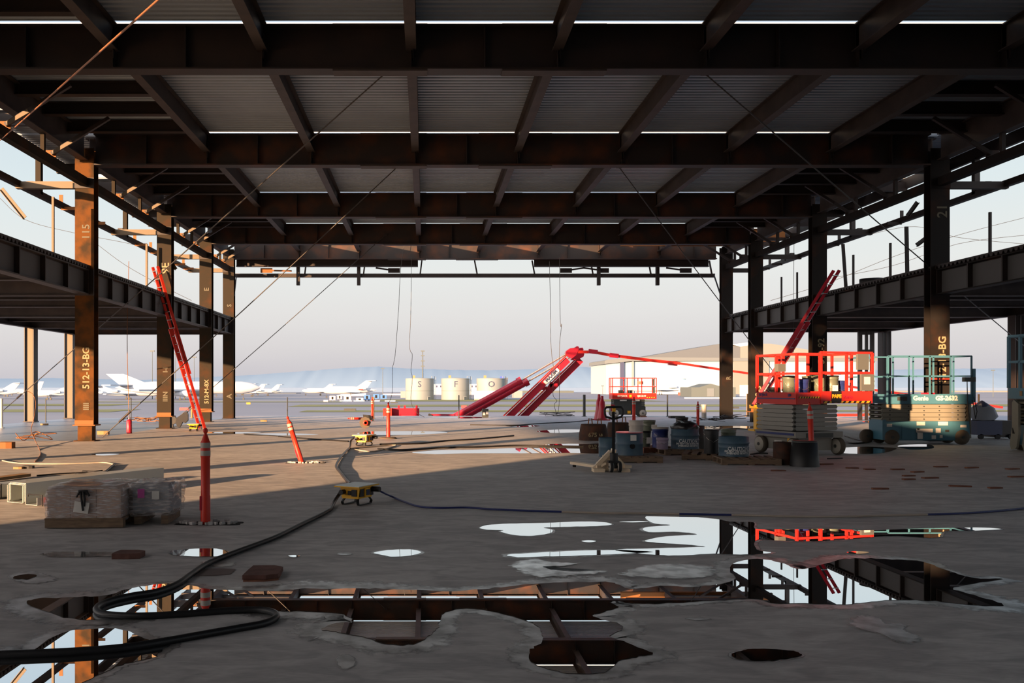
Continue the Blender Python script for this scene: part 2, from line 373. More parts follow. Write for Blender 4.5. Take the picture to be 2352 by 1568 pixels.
# short transverse beams in the two outer bays of the roof
for side, (xa, xb, nm) in enumerate(((XL, XPUR[0], 'left'), (XPUR[-1], XR, 'right'))):
    for i in range(3, len(GYall)-1):
        L = GYall[i+1]-GYall[i]; n = 4 if L > 5 else 2
        for k in range(n):
            y = GYall[i]+.25+L*(k+1)/(n+1)-.1
            m = MB(); m.ibeam((xa, y, 8.66), (xb, y, 8.66), .32, .2, .025, .02); o = m.build('roof_joist', m_steel)
            tag(o, f'{ORD[k]} short cross joist of {nm} outer roof strip, {ORD[i-3]} bay', 'steel beam')
# long edge girder over each column line, outer roof edge beam, rails, outriggers
for nm, X, s in (('left', XL, -1), ('right', XR, 1)):
    for i in range(2, len(GYall)-1):
        g0, g1 = GYall[i], GYall[i+1]; bay = ['camera', 'overhead', 'first', 'second', 'third', 'fourth', 'fifth'][i-2] 
        e = .22 if i > 2 else 0
        m = MB(); m.ibeam((X, g0+e, 8.42), (X, g1-e, 8.42), .76, .24, .03, .02)
        tag(m.build('roof_edge_girder', m_purlin), f'long {nm} roof girder over the column line, {bay} bay', 'steel beam')
        m = MB(); m.bar((X, g0+e, 7.43), (X, g1-e, 7.43), .2, .24)
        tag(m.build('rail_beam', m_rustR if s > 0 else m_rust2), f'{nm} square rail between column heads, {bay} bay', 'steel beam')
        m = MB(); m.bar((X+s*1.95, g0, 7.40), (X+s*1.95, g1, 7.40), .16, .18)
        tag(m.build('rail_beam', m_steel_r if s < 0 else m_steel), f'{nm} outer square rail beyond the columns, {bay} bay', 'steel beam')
        m = MB(); m.bar((X+s*1.95, g0, 8.62), (X+s*1.95, g1, 8.62), .10, .36)
        tag(m.build('roof_edge_angle', m_steel), f'{nm} outer edge plate of the roof, {bay} bay', 'steel beam')
        # hangers and kickers
        L = g1-g0
        for k, t in enumerate((.34, .67)):
            y = g0+L*t; wh = 'nearer' if k == 0 else 'farther'
            b = MB(); b.bar((X-s*1.55, y, 8.55), (X-s*.05, y, 7.62), .09, .09); 
            o = b.build('diagonal_brace', m_steel); tag(o, f'{wh} diagonal brace down to the {nm} rail, {bay} bay', 'brace')
            b = MB(); b.box((X+s*.02, y+.05, 7.62), (.34, .03, .2)); b.build('gusset_plate', m_orange if s < 0 else m_steel_r, o, True)
            b = MB(); b.bar((X-s*.6, y-.05, 7.93), (X-s*.1, y-.05, 7.64), .03, .09); b.build('clip_angle', m_lite if s < 0 else m_steel, o, True)
            b = MB(); b.bar((X+s*.02, y-.35, 8.05), (X+s*.02, y-.35, 7.5), .10, .10)
            tag(b.build('hanger_post', m_rust2 if s < 0 else m_steel), f'{wh} short hanger above the {nm} rail, {bay} bay', 'post')
            b = MB(); b.bar((X, y, 8.5), (X+s*1.95, y, 8.5), .12, .3)
            tag(b.build('roof_outrigger', m_steel), f'{wh} roof outrigger beyond the {nm} column line, {bay} bay', 'steel beam')
            if k == 0:
                b = MB(); b.bar((X+s*1.95, g0+1.3, 8.5), (X+s*1.95, g0+1.3, 7.4), .16, .16); o = b.build('hanger_post', m_rust2 if s < 0 else m_steel)
                tag(o, f'{nm} outer hanger post behind the column, {bay} bay', 'post')
                b = MB(); b.box((X+s*1.95, g0+.95, 7.58), (.18, .5, .16)); b.build('bracket', m_steel, o, True)
            # clip plates on the outer rail
            b = MB(); b.box((X+s*1.95, y+.3, 7.60), (.12, .02, .28)); b.box((X+s*1.7, y+.3, 7.30), (.5, .02, .1))
            tag(b.build('clip_plate', m_orange if s < 0 else m_steel), f'{wh} clip plate on the {nm} outer rail, {bay} bay', 'bracket')
    for i in range(3, len(GYall)):
        y = GYall[i]
        m = MB(); m.bar((X+s*.2, y-.05, 7.36), (X+s*2.0, y-.05, 7.36), .16, .2)
        tag(m.build('outrigger_tube', m_lite if s < 0 else m_steel), f'{ORD[i-3]} {nm} outrigger tube joining column to outer rail', 'steel beam')
# ---- columns
def column(X, y, zt, w, dpt, mat, label, stub=True, marks=None, z0=0.0):
    t = thing('steel_column', label, 'column', (X, y, z0))
    m = MB(); zb = .48 if stub else 0.0
    m.box((0, -dpt/2+.015, (zt+zb)/2), (w, .03, zt-zb)); m.box((0, dpt/2-.015, (zt+zb)/2), (w, .03, zt-zb)); m.box((0, 0, (zt+zb)/2), (.03, dpt-.06, zt-zb))
    m.box((-w*.5+.012, 0, (zt+zb)/2), (.02, dpt-.06, zt-zb)) if X < 0 else m.box((w*.5-.012, 0, (zt+zb)/2), (.02, dpt-.06, zt-zb))
    m.build('shaft', mat, t)
    if stub:
        m = MB(); m.box((.0, 0, .24), (w*.76, dpt*.8, .48)); m.build('base_stub', mat, t)
        m = MB(); m.box((0, 0, .46), (w+.1, dpt+.1, .035)); m.box((0, -dpt/2-.01, .54), (w, .02, .12)); m.build('seat_plate', m_orange, t)
    m = MB(); m.box((0, 0, .012), (w+.06, dpt+.06, .024)); m.build('base_plate', mat, t)
    m = MB(); m.box((0, -dpt/2-.012, 4.55), (w+.02, .02, .75)); m.box((.0, -dpt/2-.012, 7.4), (w+.02, .02, .3)); m.build('joint_plate', m_steel if X < 0 else mat, t)
    for (s, z, size, mm) in (marks or []):
        text('chalk_mark', s, size, mm, t, MT((.06, -dpt/2-.006, z), 90, -90, 0), .003, .006)
    return t
cl = [('rust orange steel column nearest the camera on the left', m_rust, [('512-13-BG', 2.1, .27, m_chalk), ('115', 6.0, .3, m_chalkd), ('IIII', 1.0, .22, m_chalkd)]),
      ('left steel column just behind the leaning ladder', m_rust2, [('9E', 6.0, .42, m_chalk), ('I-I', 2.2, .25, m_chalkd), ('IIIN', 1.2, .25, m_chalkd)]),
      ('third steel column in the left row', m_rust2, [('512-M-8X', 1.35, .26, m_chalk), ('E', 5.9, .3, m_chalkd)]),
      ('farthest steel column in the left row', m_rust2, [('A', 1.1, .35, m_chalkd), ('S', 5.6, .3, m_chalkd)])]
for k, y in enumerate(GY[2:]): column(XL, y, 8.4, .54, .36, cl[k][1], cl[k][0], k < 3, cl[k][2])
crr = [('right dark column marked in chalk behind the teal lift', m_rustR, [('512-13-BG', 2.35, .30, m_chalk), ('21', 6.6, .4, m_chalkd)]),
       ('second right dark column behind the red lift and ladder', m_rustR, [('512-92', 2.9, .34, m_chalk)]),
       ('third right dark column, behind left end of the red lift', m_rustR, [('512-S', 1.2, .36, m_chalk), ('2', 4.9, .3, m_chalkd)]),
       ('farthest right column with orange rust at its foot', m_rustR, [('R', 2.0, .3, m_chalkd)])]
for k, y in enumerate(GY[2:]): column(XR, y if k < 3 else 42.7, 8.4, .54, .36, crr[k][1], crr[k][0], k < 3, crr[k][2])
for X, nm in ((XL,'left'),(XR,'right')):
    for y, w in ((17.6,'beside the first girder in view'),(10.0,'beside the overhead girder'),(2.4,'next to the camera')):
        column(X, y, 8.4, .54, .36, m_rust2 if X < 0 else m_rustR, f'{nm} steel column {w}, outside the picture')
# orange tape band on the first right column
m = MB(); m.box((XR, GY[2]-.20, 1.78), (.56, .012, .05)); tag(m.build('tape_band', m_or), 'orange tape band round the chalk-marked right column', 'tape')
for X, y, lab in ((XOL, 38.9, 'outer left column with pale side, nearer the picture edge'), (XOL, 43.2, 'outer left column just left of the orange column'),
                  (XOR, 32.2, 'outer right column at the picture edge behind the far right lift'), (XOR, 41.5, 'outer right dark column behind the teal lift rails'), (XOL, 32.75, 'outer left column beyond the left picture edge'), (XOL, 25.1, 'outer left column far outside the picture')):
    t = thing('steel_column', lab, 'column', (X, y, 0))
    m = MB(); m.box((0,0,2.1), (.03, .40, 4.2)); m.box((-.2,0,2.1), (.03,.42,4.2)); m.box((.2,0,2.1), (.03,.42,4.2)); m.build('shaft', m_steel if X > 0 else m_panel, t)
    m = MB(); m.box((0,0,.02), (.5,.5,.04)); m.build('base_plate', m_steel, t)
    if X < 0:
        m = MB(); m.box((.06,-.205,2.1), (.24,.02,4.2)); m.build('web_plate', m_lite, t)  # pale plate added forward to carry the column's sunlit face
# ---- mezzanines
def mezz(nm, Xi, Xo, ys, yend):
    s = -1 if Xo < Xi else 1
    X = Xi
    x0, x1 = min(X-s*.16, Xo+s*.2), max(X-s*.16, Xo+s*.2)
    o = deck(x0, x1, -16.2, yend, 4.93, 'mezzanine_deck', m_steel, .19, .07, .04)
    tag(o, f'corrugated {nm} mezzanine deck with toothed edge', 'floor deck')
    for i in range(len(ys)-1):
        a, b = ys[i], ys[i+1]; w = 'bay '+('nearest the camera','one','two','three','four','five')[i] if False else ''
        where = ['alongside the camera', 'short of the first girder in view', 'leading to the first column in view', 'between first and second columns', 'between second and third columns', 'between third and last columns'][max(0, 6-(len(ys)-1))+i] 
        m = MB(); m.ibeam((X, a+.2, 4.56), (X, b-.2, 4.56), .72, .3, .035, .02)
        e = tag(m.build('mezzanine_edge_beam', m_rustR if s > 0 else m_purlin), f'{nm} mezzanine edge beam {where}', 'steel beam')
        mm = MB(); mm.box((X-s*.012, (a+b)/2, 4.56), (.012, b-a-.42, .6)); mm.build('web_plate', m_panel, e, True)
        n = max(2, int(round((b-a)/1.5)))
        for k in range(n+1):
            yy = a+.25+(b-a-.5)*k/n
            mm = MB(); mm.box((X-s*.08, yy, 4.56), (.14, .05, .65)); mm.build('stiffener', m_steel, e, True)
        mm = MB(); mm.ibeam((Xo, a, 4.56), (Xo, b, 4.56), .74, .25, .03, .02)
        tag(mm.build('mezzanine_outer_beam', m_steel), f'outer beam under the {nm} mezzanine {where}', 'steel beam')
        for k in range(3):
            yy = a+(b-a)*(k+.0)/3
            if yy < 8: continue
            mm = MB(); mm.ibeam((X, yy, 4.61 if k else 4.54), (Xo, yy, 4.61 if k else 4.54), .58 if k else .72, .2, .03, .02)
            tag(mm.build('mezzanine_cross_beam', m_purlin), f'{ORD[k]} cross beam under the {nm} mezzanine {where}', 'steel beam')
    mm = MB(); mm.ibeam((X, yend-.3, 4.54), (Xo, yend-.3, 4.54), .74, .25, .03, .02)
    tag(mm.build('mezzanine_cross_beam', m_steel_r), f'end beam closing the {nm} mezzanine', 'steel beam')
mezz('left', XL, XOL, [-5.2, 2.4, 10.0, 17.6, 25.13, 32.75, 38.9, 43.4][1:], 43.6)
mezz('right', XR, XOR, [2.4, 10.0, 17.6, 25.13, 32.75, 38.9, 43.0], 41.8)
m = MB()
for xa, xb, lab in ((XL+.4, 14.2, 0),):
    pass
# steel at the far end under the last girder: drop beams, thin tie with hangers
for xa, xb, y, zb, zt, lab in ((-9.5, -.35, 43.9, 7.62, 8.0, 'deep drop beam under the last girder, left half'), (5.5, 14.3, 43.9, 7.62, 8.0, 'deep drop beam under the last girder, right half')):
    m = MB(); m.ibeam((xa, y, (zb+zt)/2), (xb, y, (zb+zt)/2), zt-zb, .3, .03, .02); tag(m.build('drop_beam', m_steel), lab, 'steel beam')
t = thing('tie_rail', 'thin dark rail crossing the far opening below the last girder', 'steel beam', (2.5, 44.4, 7.15))
m = MB(); m.bar((XL+.1, 44.4, 7.24), (XR, 44.4, 7.24), .15, .19); m.build('rail', m_steel, t, True)
for px in (685, 824, 1375, 1510):
    m = MB(); p = P(px, 655, 44.2); q = P(px, 600, 44.2); m.bar(p, q, .17, .17); m.build('hanger', m_steel, t, True)
for px in (700, 835, 965, 1096, 1228, 1362, 1495, 1635):
    m = MB(); p = P(px, 630, 44.3); q = P(px+(4 if px < 1000 else -6), 598, 44.3); m.bar(p, q, .07, .07); m.build('strut', m_steel, t, True)
for px, dx in ((612,58),(905,-42),(1300,42),(1575,-45),(1385,-45)):
    m = MB(); p = P(px, 621, 44.3); m.box(p, (.6, .04, .24)); m.bar(p, P(px+dx, 622 if px < 700 else 615, 44.3), .05, .08); m.build('gusset_plate', m_steel if px > 700 else m_orange, t, True)
for k, (x, lab) in enumerate(((-8.2,'left'),(13.0,'right'))):
    m = MB(); m.bar(P(543 if k == 0 else 1640, 632, 44.2), P(538 if k == 0 else 1656, 680, 43.4), .05, .06)
    tag(m.build('diagonal_brace', m_steel), f'small kicker brace beside the farthest {lab} column', 'brace')
# loose sunlit joists beyond the open last roof bay on the right
for k in range(3):
    m = MB(); m.ibeam((9.5, 39.9+k*1.2, 8.6), (16.5, 39.9+k*1.2, 8.6), .4, .18, .02, .02)
    tag(m.build('roof_joist', m_orange), f'{ORD[k]} sunlit orange joist in the open far right roof bay', 'steel beam')  # sunlit orange put into the joist colour
# ---- galvanised floor deck on the left, and strip along the far slab edge
for x0, x1, y0, y1, lab in ((-17.9, -10.05, 25.3, 44.4, 'pale corrugated floor deck left of the orange column'), (-9.95, 24.2, 47.0, 47.9, 'pale deck strip along the far edge of the slab')):
    o = deck(x0, x1, y0, y1, -.12, 'floor_deck', m_deckL, .3, .05, .05); tag(o, lab, 'floor deck')
# ================================================================ AIRFIELD
GZ = -2.0
m = MB(); m.add([(-900,-60,GZ),(1200,-60,GZ),(1200,620,GZ),(-900,620,GZ)], [(0,1,2,3)]); o = struct(m.build('ground', m_apron))
tag(o, 'grey concrete apron of the airfield', 'ground')
m = MB(); m.add([(-9000,620,GZ-.3),(9000,620,GZ-.3),(14000,14000,GZ-.3),(-14000,14000,GZ-.3)], [(0,1,2,3)]); o = struct(m.build('bay', m_bay)); tag(o, 'pale bay water beyond the airfield', 'water')
def strip(x0, x1, y0, y1, lab, sl=0.0):
    m = MB(); m.add([(x0,y0,GZ+.04),(x1,y0+sl,GZ+.04),(x1,y1+sl,GZ+.04),(x0,y1,GZ+.04)], [(0,1,2,3)])
    tag(m.build('grass_strip', m_grass), lab, 'grass', None, 'stuff')
strip(-200, -45, 124, 138, 'nearer dry grass strip across the airfield at left')
strip(-240, -60, 165, 184, 'farther dry grass strip across the airfield at left')
strip(-18, 260, 124, 133, 'nearer grass strip crossing the middle and right airfield', 6)
strip(-25, 330, 158, 176, 'farther grass strip crossing the middle and right airfield', 10)
strip(-12, 60, 216, 250, 'grass around the storage tanks')
strip(-80, -20, 205, 214, 'short grass strip left of the storage tanks')
# hills across the bay
def ridge(pts, d, lab, mat):
    m = MB(); vs = []; fs = []; n = 0
    X = []
    for (a, b) in zip(pts[:-1], pts[1:]):
        for k in range(12):
            u = k/12; px = a[0]+(b[0]-a[0])*u; py = a[1]+(b[1]-a[1])*u + 1.6*mnoise.noise(Vector((px*.045, 3.1, d))) ; X.append((px, py))
    for px, py in X:
        q = P(px, py, d); vs += [(q.x, d-900, GZ), (q.x, d, max(q.z, 0)), (q.x*1.05, d+2500, GZ)]
    for i in range(len(X)-1):
        a = i*3; fs += [(a,a+3,a+4,a+1), (a+1,a+4,a+5,a+2)]
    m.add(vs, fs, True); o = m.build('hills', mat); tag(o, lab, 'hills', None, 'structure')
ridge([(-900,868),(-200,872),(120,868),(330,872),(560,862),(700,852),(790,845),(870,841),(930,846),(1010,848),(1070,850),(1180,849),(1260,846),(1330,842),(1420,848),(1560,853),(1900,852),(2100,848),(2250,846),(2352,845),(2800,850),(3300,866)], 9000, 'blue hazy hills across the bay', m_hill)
# ================================================================ AIRCRAFT, TANKS, HANGAR
def fin(mb, poly, th, c=(0,0,0)):      # polygon in x-z, thickness along y, tapering edges
    mb.prism(poly, (0, th, 0), (c[0], c[1]-th/2, c[2]), (1,0,0), (0,0,1))
def jet(px, py, d, L, dia, tail_h, lab, rz=0, ttail=False, tail=None, name='airplane', body=None, aft=False):
    z0 = GZ; X = (px-CX)*d/F
    t = thing(name, lab, 'airplane', (X, d, z0), rz, 'parked aircraft'); r = dia/2; zc_ = r+dia*.45; body = body or m_plane
    m = MB(); prof = [(0.01,-L/2),(r*.35,-L/2+dia*.25),(r*.75,-L/2+dia*.7),(r,-L/2+dia*1.5),(r,L/2-dia*3),(r*.75,L/2-dia*1.6),(r*.35,L/2-dia*.5),(.05,L/2)]
    m.lathe(prof, (0,0,zc_), 14, 'X'); m.build('fuselage', body, t)
    m = MB(); x1 = L/2-dia*2.6; c = min(dia*2.6, L*.2)
    fin(m, [(x1, zc_+r*.6),(x1+c, zc_+r*.5),(x1+c*1.45, tail_h),(x1+c*.85, tail_h)], dia*.12); m.build('tail_fin', tail or body, t)
    for s in (-1, 1):
        m = MB(); w = L*.42
        m.prism([(-L*.1, 0),(L*.1, 0),(L*.24, w),(L*.19, w)], (0,0,dia*.12), (0,s*r*.6,zc_-r*.5), (1,0,0), (0,s,0)); m.build('wing', body, t)
        m = MB(); zz = tail_h-.1 if ttail else zc_+r*.3; xx = x1+c*.9 if ttail else x1+c*.4
        m.prism([(0,0),(c*.6,0),(c*.9,w*.4),(c*.6,w*.4)], (0,0,dia*.08), (xx,0,zz), (1,0,0), (0,s,0)); m.build('stabiliser', body, t)
        m = MB()
        if ttail or aft: m.lathe([(dia*.16,0),(dia*.2,dia*.3),(dia*.14,dia*1.1)], (L*.16,s*(r+dia*.22),zc_+r*.4), 10, 'X')
        else: m.lathe([(dia*.22,0),(dia*.27,dia*.3),(dia*.16,dia*1.2)], (-L*.06,s*L*.16,zc_-r*.9), 10, 'X')
        m.build('engine', body, t)
    for xx, yy in ((-L*.38,0),(L*.04,dia*.6),(L*.04,-dia*.6)):
        m = MB(); m.bar((xx,yy,.25),(xx,yy,zc_-r*.4),.12,.12); m.cyl((xx,yy-.15,.3),.3,.3,10,'Y'); m.build('landing_gear', m_dgrey, t)
    return t
def dg(py): return (CH-GZ)*F/(py-CY)
D1 = dg(918)
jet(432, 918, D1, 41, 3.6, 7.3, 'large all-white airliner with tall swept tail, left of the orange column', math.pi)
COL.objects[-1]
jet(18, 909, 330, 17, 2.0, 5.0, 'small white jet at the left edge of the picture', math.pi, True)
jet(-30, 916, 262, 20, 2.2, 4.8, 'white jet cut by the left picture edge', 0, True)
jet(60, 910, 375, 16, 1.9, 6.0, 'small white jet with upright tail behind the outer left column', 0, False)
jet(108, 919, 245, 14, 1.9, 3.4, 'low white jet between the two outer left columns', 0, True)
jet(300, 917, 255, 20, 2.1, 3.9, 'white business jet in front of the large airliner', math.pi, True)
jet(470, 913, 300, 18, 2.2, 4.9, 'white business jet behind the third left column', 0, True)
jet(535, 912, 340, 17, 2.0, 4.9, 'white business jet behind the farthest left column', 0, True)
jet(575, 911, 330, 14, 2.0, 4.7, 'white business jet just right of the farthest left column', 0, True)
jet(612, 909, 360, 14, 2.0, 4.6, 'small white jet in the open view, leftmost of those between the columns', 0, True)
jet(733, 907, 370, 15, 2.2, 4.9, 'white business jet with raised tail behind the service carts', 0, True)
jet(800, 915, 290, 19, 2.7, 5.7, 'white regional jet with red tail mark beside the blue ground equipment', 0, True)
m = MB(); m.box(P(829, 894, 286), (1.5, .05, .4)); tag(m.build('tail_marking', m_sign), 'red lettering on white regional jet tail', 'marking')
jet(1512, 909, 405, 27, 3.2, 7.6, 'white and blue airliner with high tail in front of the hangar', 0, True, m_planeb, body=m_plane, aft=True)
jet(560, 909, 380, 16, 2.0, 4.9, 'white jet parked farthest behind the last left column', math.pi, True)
for k, (px, mt, h, lab) in enumerate(((1118, m_tailb, 873, 'small blue tail fin behind the tank marked O'), (1127, m_tailb, 871, 'middle blue tail fin behind the tank marked O'), (1147, m_tailb, 864, 'tall blue tail fin behind the tank marked O'), (1157, m_taild, 867, 'charcoal tail fin behind the tank marked O'), (811, m_taild, 893, 'dark tail fin behind the white regional jet'))):
    d = 330+k*6; t = thing('airplane_tail', lab, 'airplane', P(px, 910, d)); b = P(px-6 if k < 4 else px-4, 888 if k < 4 else 902, d); q = P(px, h, d)
    m = MB(); w = 14*d/F if k < 4 else 7*d/F; m.prism([(0,0),(w,0),(w*1.15,q.z-b.z),(w*.6,q.z-b.z)], (0,.4,0), b, (1,0,0), (0,0,1)); m.build('fin', mt, t, True)
    m = MB(); m.lathe([(.2,0),(1.2,4),(1.2,12)], (b.x-6, d+.2, b.z-1.2), 10, 'X'); m.build('fuselage', m_plane, t, True)
# tanks
for px, s in ((964, 'S'), (1046, 'F'), (1127, 'O')):
    d = 246; t = thing('storage_tank', f'cylindrical cream storage tank with large letter {s}', 'tank', (((px-CX)*d/F), d, GZ)); px_ = F/d; R = 32.5/px_; H = 49/px_
    m = MB(); m.lathe([(R,0),(R,H-.15),(R*.985,H),(0.01,H+.25)], (0,0,.0), 48); m.build('shell', m_tank, t)
    m = MB(); m.lathe([(R+.03,0),(R+.03,.06)], (0,0,H*.42), 48); m.build('band', m_shed, t)
    m = MB(); m.lathe([(R+.03,0),(R+.03,.1)], (0,0,H-.25), 48); m.build('rim_band', m_tank, t)
    m = MB(); m.box((-R*.4,0,H+.5),(.7,.7,.7)); m.build('roof_hatch', m_pine, t)
    m = MB(); m.tube([(R+.2,-.6,0),(R+.2,-.6,H+.6),(R-.7,-.6,H+.6),(R-.7,-.6,H)], .06, 6); m.tube([(R+.6,-.6,0),(R+.6,-.6,H+.5)], .06, 6)
    for q in range(12): m.bar((R+.2,-.6,.4+q*.5),(R+.6,-.6,.4+q*.5),.05,.05)
    m.build('ladder', m_tank, t)
    m = MB(); m.tube([(R*.55,-R*.84-.2,0),(R*.55,-R*.84-.2,.9),(R*.75,-R*.7-.2,.9)], .08, 6); m.build('pipe', m_tank, t)
    text('tank_letter', s, 2.4, m_slate, t, MT((-.05 if s != 'O' else -.1, -R-.06, H*.72), 90, 0, 0), .01, 0)
def bx(px0, px1, py0, py1, d, dep, name, mat, lab, cat, group=None, extra=None):
    a = P(px0, py1, d); b = P(px1, py0, d); m = MB(); m.box(((a.x+b.x)/2, d+dep/2, (a.z+b.z)/2), (b.x-a.x, dep, b.z-a.z))
    o = m.build(name, mat); tag(o, lab, cat, group); return o
bx(1180, 1200, 897, 914, 290, 6, 'utility_shed', m_tank, 'small pale shed right of the tank marked O', 'building')
bx(920, 934, 898, 914, 290, 6, 'utility_shed', m_tank, 'small pale shed left of the tank marked S', 'building')
bx(880, 922, 904, 907, 292, 1, 'pipe_rack', m_white, 'long low white pipe left of the storage tanks', 'pipe')
o = bx(990, 1100, 882, 906, 420, 10, 'terminal_building', m_white, 'long white terminal building behind the tanks', 'building')
for k in range(12):
    m = MB(); p = P(994+k*9, 887, 419.9); m.box(p, (.7,.1,.9)); m.build('window', m_slate, o, True)
bx(1185, 1318, 897, 905, 560, 20, 'low_building', m_shed, 'low grey building far beyond the boom', 'building')
bx(615, 680, 902, 908, 500, 20, 'low_building', m_shed, 'low grey building behind the business jets', 'building')
bx(1318, 1400, 903, 907, 520, 8, 'parked_trucks', m_shed, 'long low row of pale trailers left of the hangar', 'trailer')
m = MB(); m.lathe([(1.3,0),(1.3,6)], P(1090, 908, 235), 12, 'X'); tag(m.build('fuel_tank', m_white), 'white horizontal fuel tank in front of the tank marked O', 'tank')
for k, (x0, x1, y0, y1, mt, lab, nm) in enumerate((
    (757,770,908,921,m_white,'white open service cart, leftmost of the ground equipment','service_cart'), (775,785,906,919,m_white,'white tall service cart second from left','service_cart'),
    (790,806,908,921,m_white,'white service cart with dark doorway in the equipment row','service_cart'), (818,834,913,921,m_white,'low white cart right of the doorway cart','service_cart'),
    (836,850,906,920,m_eqb,'blue tug, leftmost of the blue ground equipment','service_cart'), (857,871,904,918,m_eqb,'blue ground unit behind the striped delineator','service_cart'),
    (874,888,905,918,m_eqb,'blue ground unit, rightmost of the equipment row','service_cart'), (780,808,919,922,m_white,'low white barrier under the carts, left one','barrier'),
    (812,837,919,922,m_white,'low white barrier in the middle of the equipment row','barrier'), (852,872,919,922,m_white,'low white barrier near the blue ground units','barrier'),
    (884,908,919,922,m_white,'low white barrier, rightmost of the equipment row','barrier'), (743,753,918,923,m_white,'small white tug in front of the carts','tug'))):
    d = dg(y1); a = P(x0, y1, d); b = P(x1, y0, d)
    t = thing(nm, lab, 'equipment', (a.x, d, a.z), 0, 'ground equipment by the regional jet')
    w = b.x-a.x; h = b.z-a.z
    m = MB(); m.box((w/2, .8, h*.55), (w, 1.6, h*.75)); m.build('body', mt, t)
    m = MB(); [m.cyl((w*q, .05, .18), .18, .2, 10, 'Y') for q in (.2,.8)]; m.build('wheels', m_dgrey, t)
    if nm == 'service_cart': m = MB(); m.box((w*.5, -.02, h*.55), (w*.35, .04, h*.5)); m.build('door', m_dark, t)
for px, py0, py1, dd, lab in ((971,806,872,300,'tall mast with lamp clusters behind the tank marked S'), (879,846,912,330,'tall thin light mast left of the tanks'), (350,806,900,260,'light mast above the large airliner'), (403,812,900,270,'light mast seen beside the ladder'), (446,820,900,270,'light mast between second and third left columns'),
                              (1384,886,905,420,'short lamp post by the left end of the hangar'), (2281,850,905,320,'light mast at far right beyond the teal lift')):
    t = thing('light_mast', lab, 'mast', (P(px, py1, dd).x, dd, GZ)); h = P(px, py0, dd).z-GZ
    m = MB(); m.tube([(0,0,0),(0,0,h)], .28 if px == 971 else .12, 8, r2=.14 if px == 971 else .07); m.build('pole', m_shed, t)
    m = MB(); [m.box((0,0,h-q), (1.3,.4,.35)) for q in ((0,1.6,3.4,5.2) if px == 971 else (0,))]; m.build('lamp_head', m_shed, t)
# hangar
d = 440
def hp(px, py): q = P(px, py, d); return (q.x, q.z)
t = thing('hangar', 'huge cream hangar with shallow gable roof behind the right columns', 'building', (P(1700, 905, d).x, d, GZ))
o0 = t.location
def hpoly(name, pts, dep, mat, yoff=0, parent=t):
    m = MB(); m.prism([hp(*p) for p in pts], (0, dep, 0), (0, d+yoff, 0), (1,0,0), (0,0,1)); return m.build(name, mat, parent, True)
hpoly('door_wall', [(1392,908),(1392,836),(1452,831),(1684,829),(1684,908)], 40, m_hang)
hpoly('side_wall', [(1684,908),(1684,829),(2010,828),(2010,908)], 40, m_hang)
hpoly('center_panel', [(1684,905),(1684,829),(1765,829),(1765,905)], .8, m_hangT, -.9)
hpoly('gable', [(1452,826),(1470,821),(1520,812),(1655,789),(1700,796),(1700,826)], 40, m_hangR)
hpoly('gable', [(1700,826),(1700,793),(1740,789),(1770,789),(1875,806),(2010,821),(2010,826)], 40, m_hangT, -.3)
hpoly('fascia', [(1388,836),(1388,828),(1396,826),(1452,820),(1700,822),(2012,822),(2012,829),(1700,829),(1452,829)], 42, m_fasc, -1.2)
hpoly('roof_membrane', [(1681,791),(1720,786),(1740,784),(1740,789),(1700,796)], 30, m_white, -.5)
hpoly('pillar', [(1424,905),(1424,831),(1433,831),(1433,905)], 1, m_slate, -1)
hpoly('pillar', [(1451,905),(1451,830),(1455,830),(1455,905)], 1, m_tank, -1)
t2 = thing('shed', 'small grey gabled shed in front of the hangar', 'building', (P(1630,911,320).x, 320, GZ)); 
m = MB(); m.prism([((a-CX)*320/F, CH-(b-CY)*320/F) for a, b in ((1588,911),(1588,889),(1606,889),(1633,881),(1660,888),(1690,889),(1690,911))], (0,14,0), (0,320,0)); m.build('walls', m_shed, t2, True)
m = MB(); q = P(1632, 901, 319.9); m.box(q, (2.6,.1,3.0)); m.build('door', m_fasc, t2, True)
bx(1562, 1584, 901, 908, 350, 3, 'baggage_cart', mk('brick red box', (.30,.09,.06), .8), 'red box cart beside the grey shed', 'cart')
bx(1711, 1732, 884, 910, 300, 5, 'boarding_stairs', m_white, 'white boarding stair truck in front of the tan hangar panel', 'vehicle')
bx(1574, 1760, 912.5, 915, 265, 1, 'barrier', m_white, 'long low white barrier in front of the hangar', 'barrier')
bx(1900, 2352, 897, 906, 620, 20, 'low_building', m_hangT, 'long low tan buildings far behind the teal lift', 'building')
bx(1050+10, 1072, 931, 937, dg(937), .3, 'runway_sign', m_sign, 'red runway sign near the storage tanks', 'sign')
bx(412, 433, 936, 942, dg(942), .3, 'runway_sign', m_sign, 'red runway sign seen left of the ladder', 'sign')
bx(566, 575, 924, 928, dg(928), .3, 'runway_sign', m_yel, 'small yellow runway sign right of the left columns', 'sign')
bx(790, 817, 938, 944, dg(944), .6, 'apron_crate', m_dgrey, 'long dark crate on the apron beyond the wheel', 'crate')
bx(1085-188, 1085-171, 923, 926, dg(926), .6, 'apron_crate', m_dgrey, 'small dark crate on the apron left of the tanks', 'crate')
bx(1686, 1698, 934, 938, dg(938), .6, 'apron_crate', m_dgrey, 'small dark crate on the apron right of the far column', 'crate')
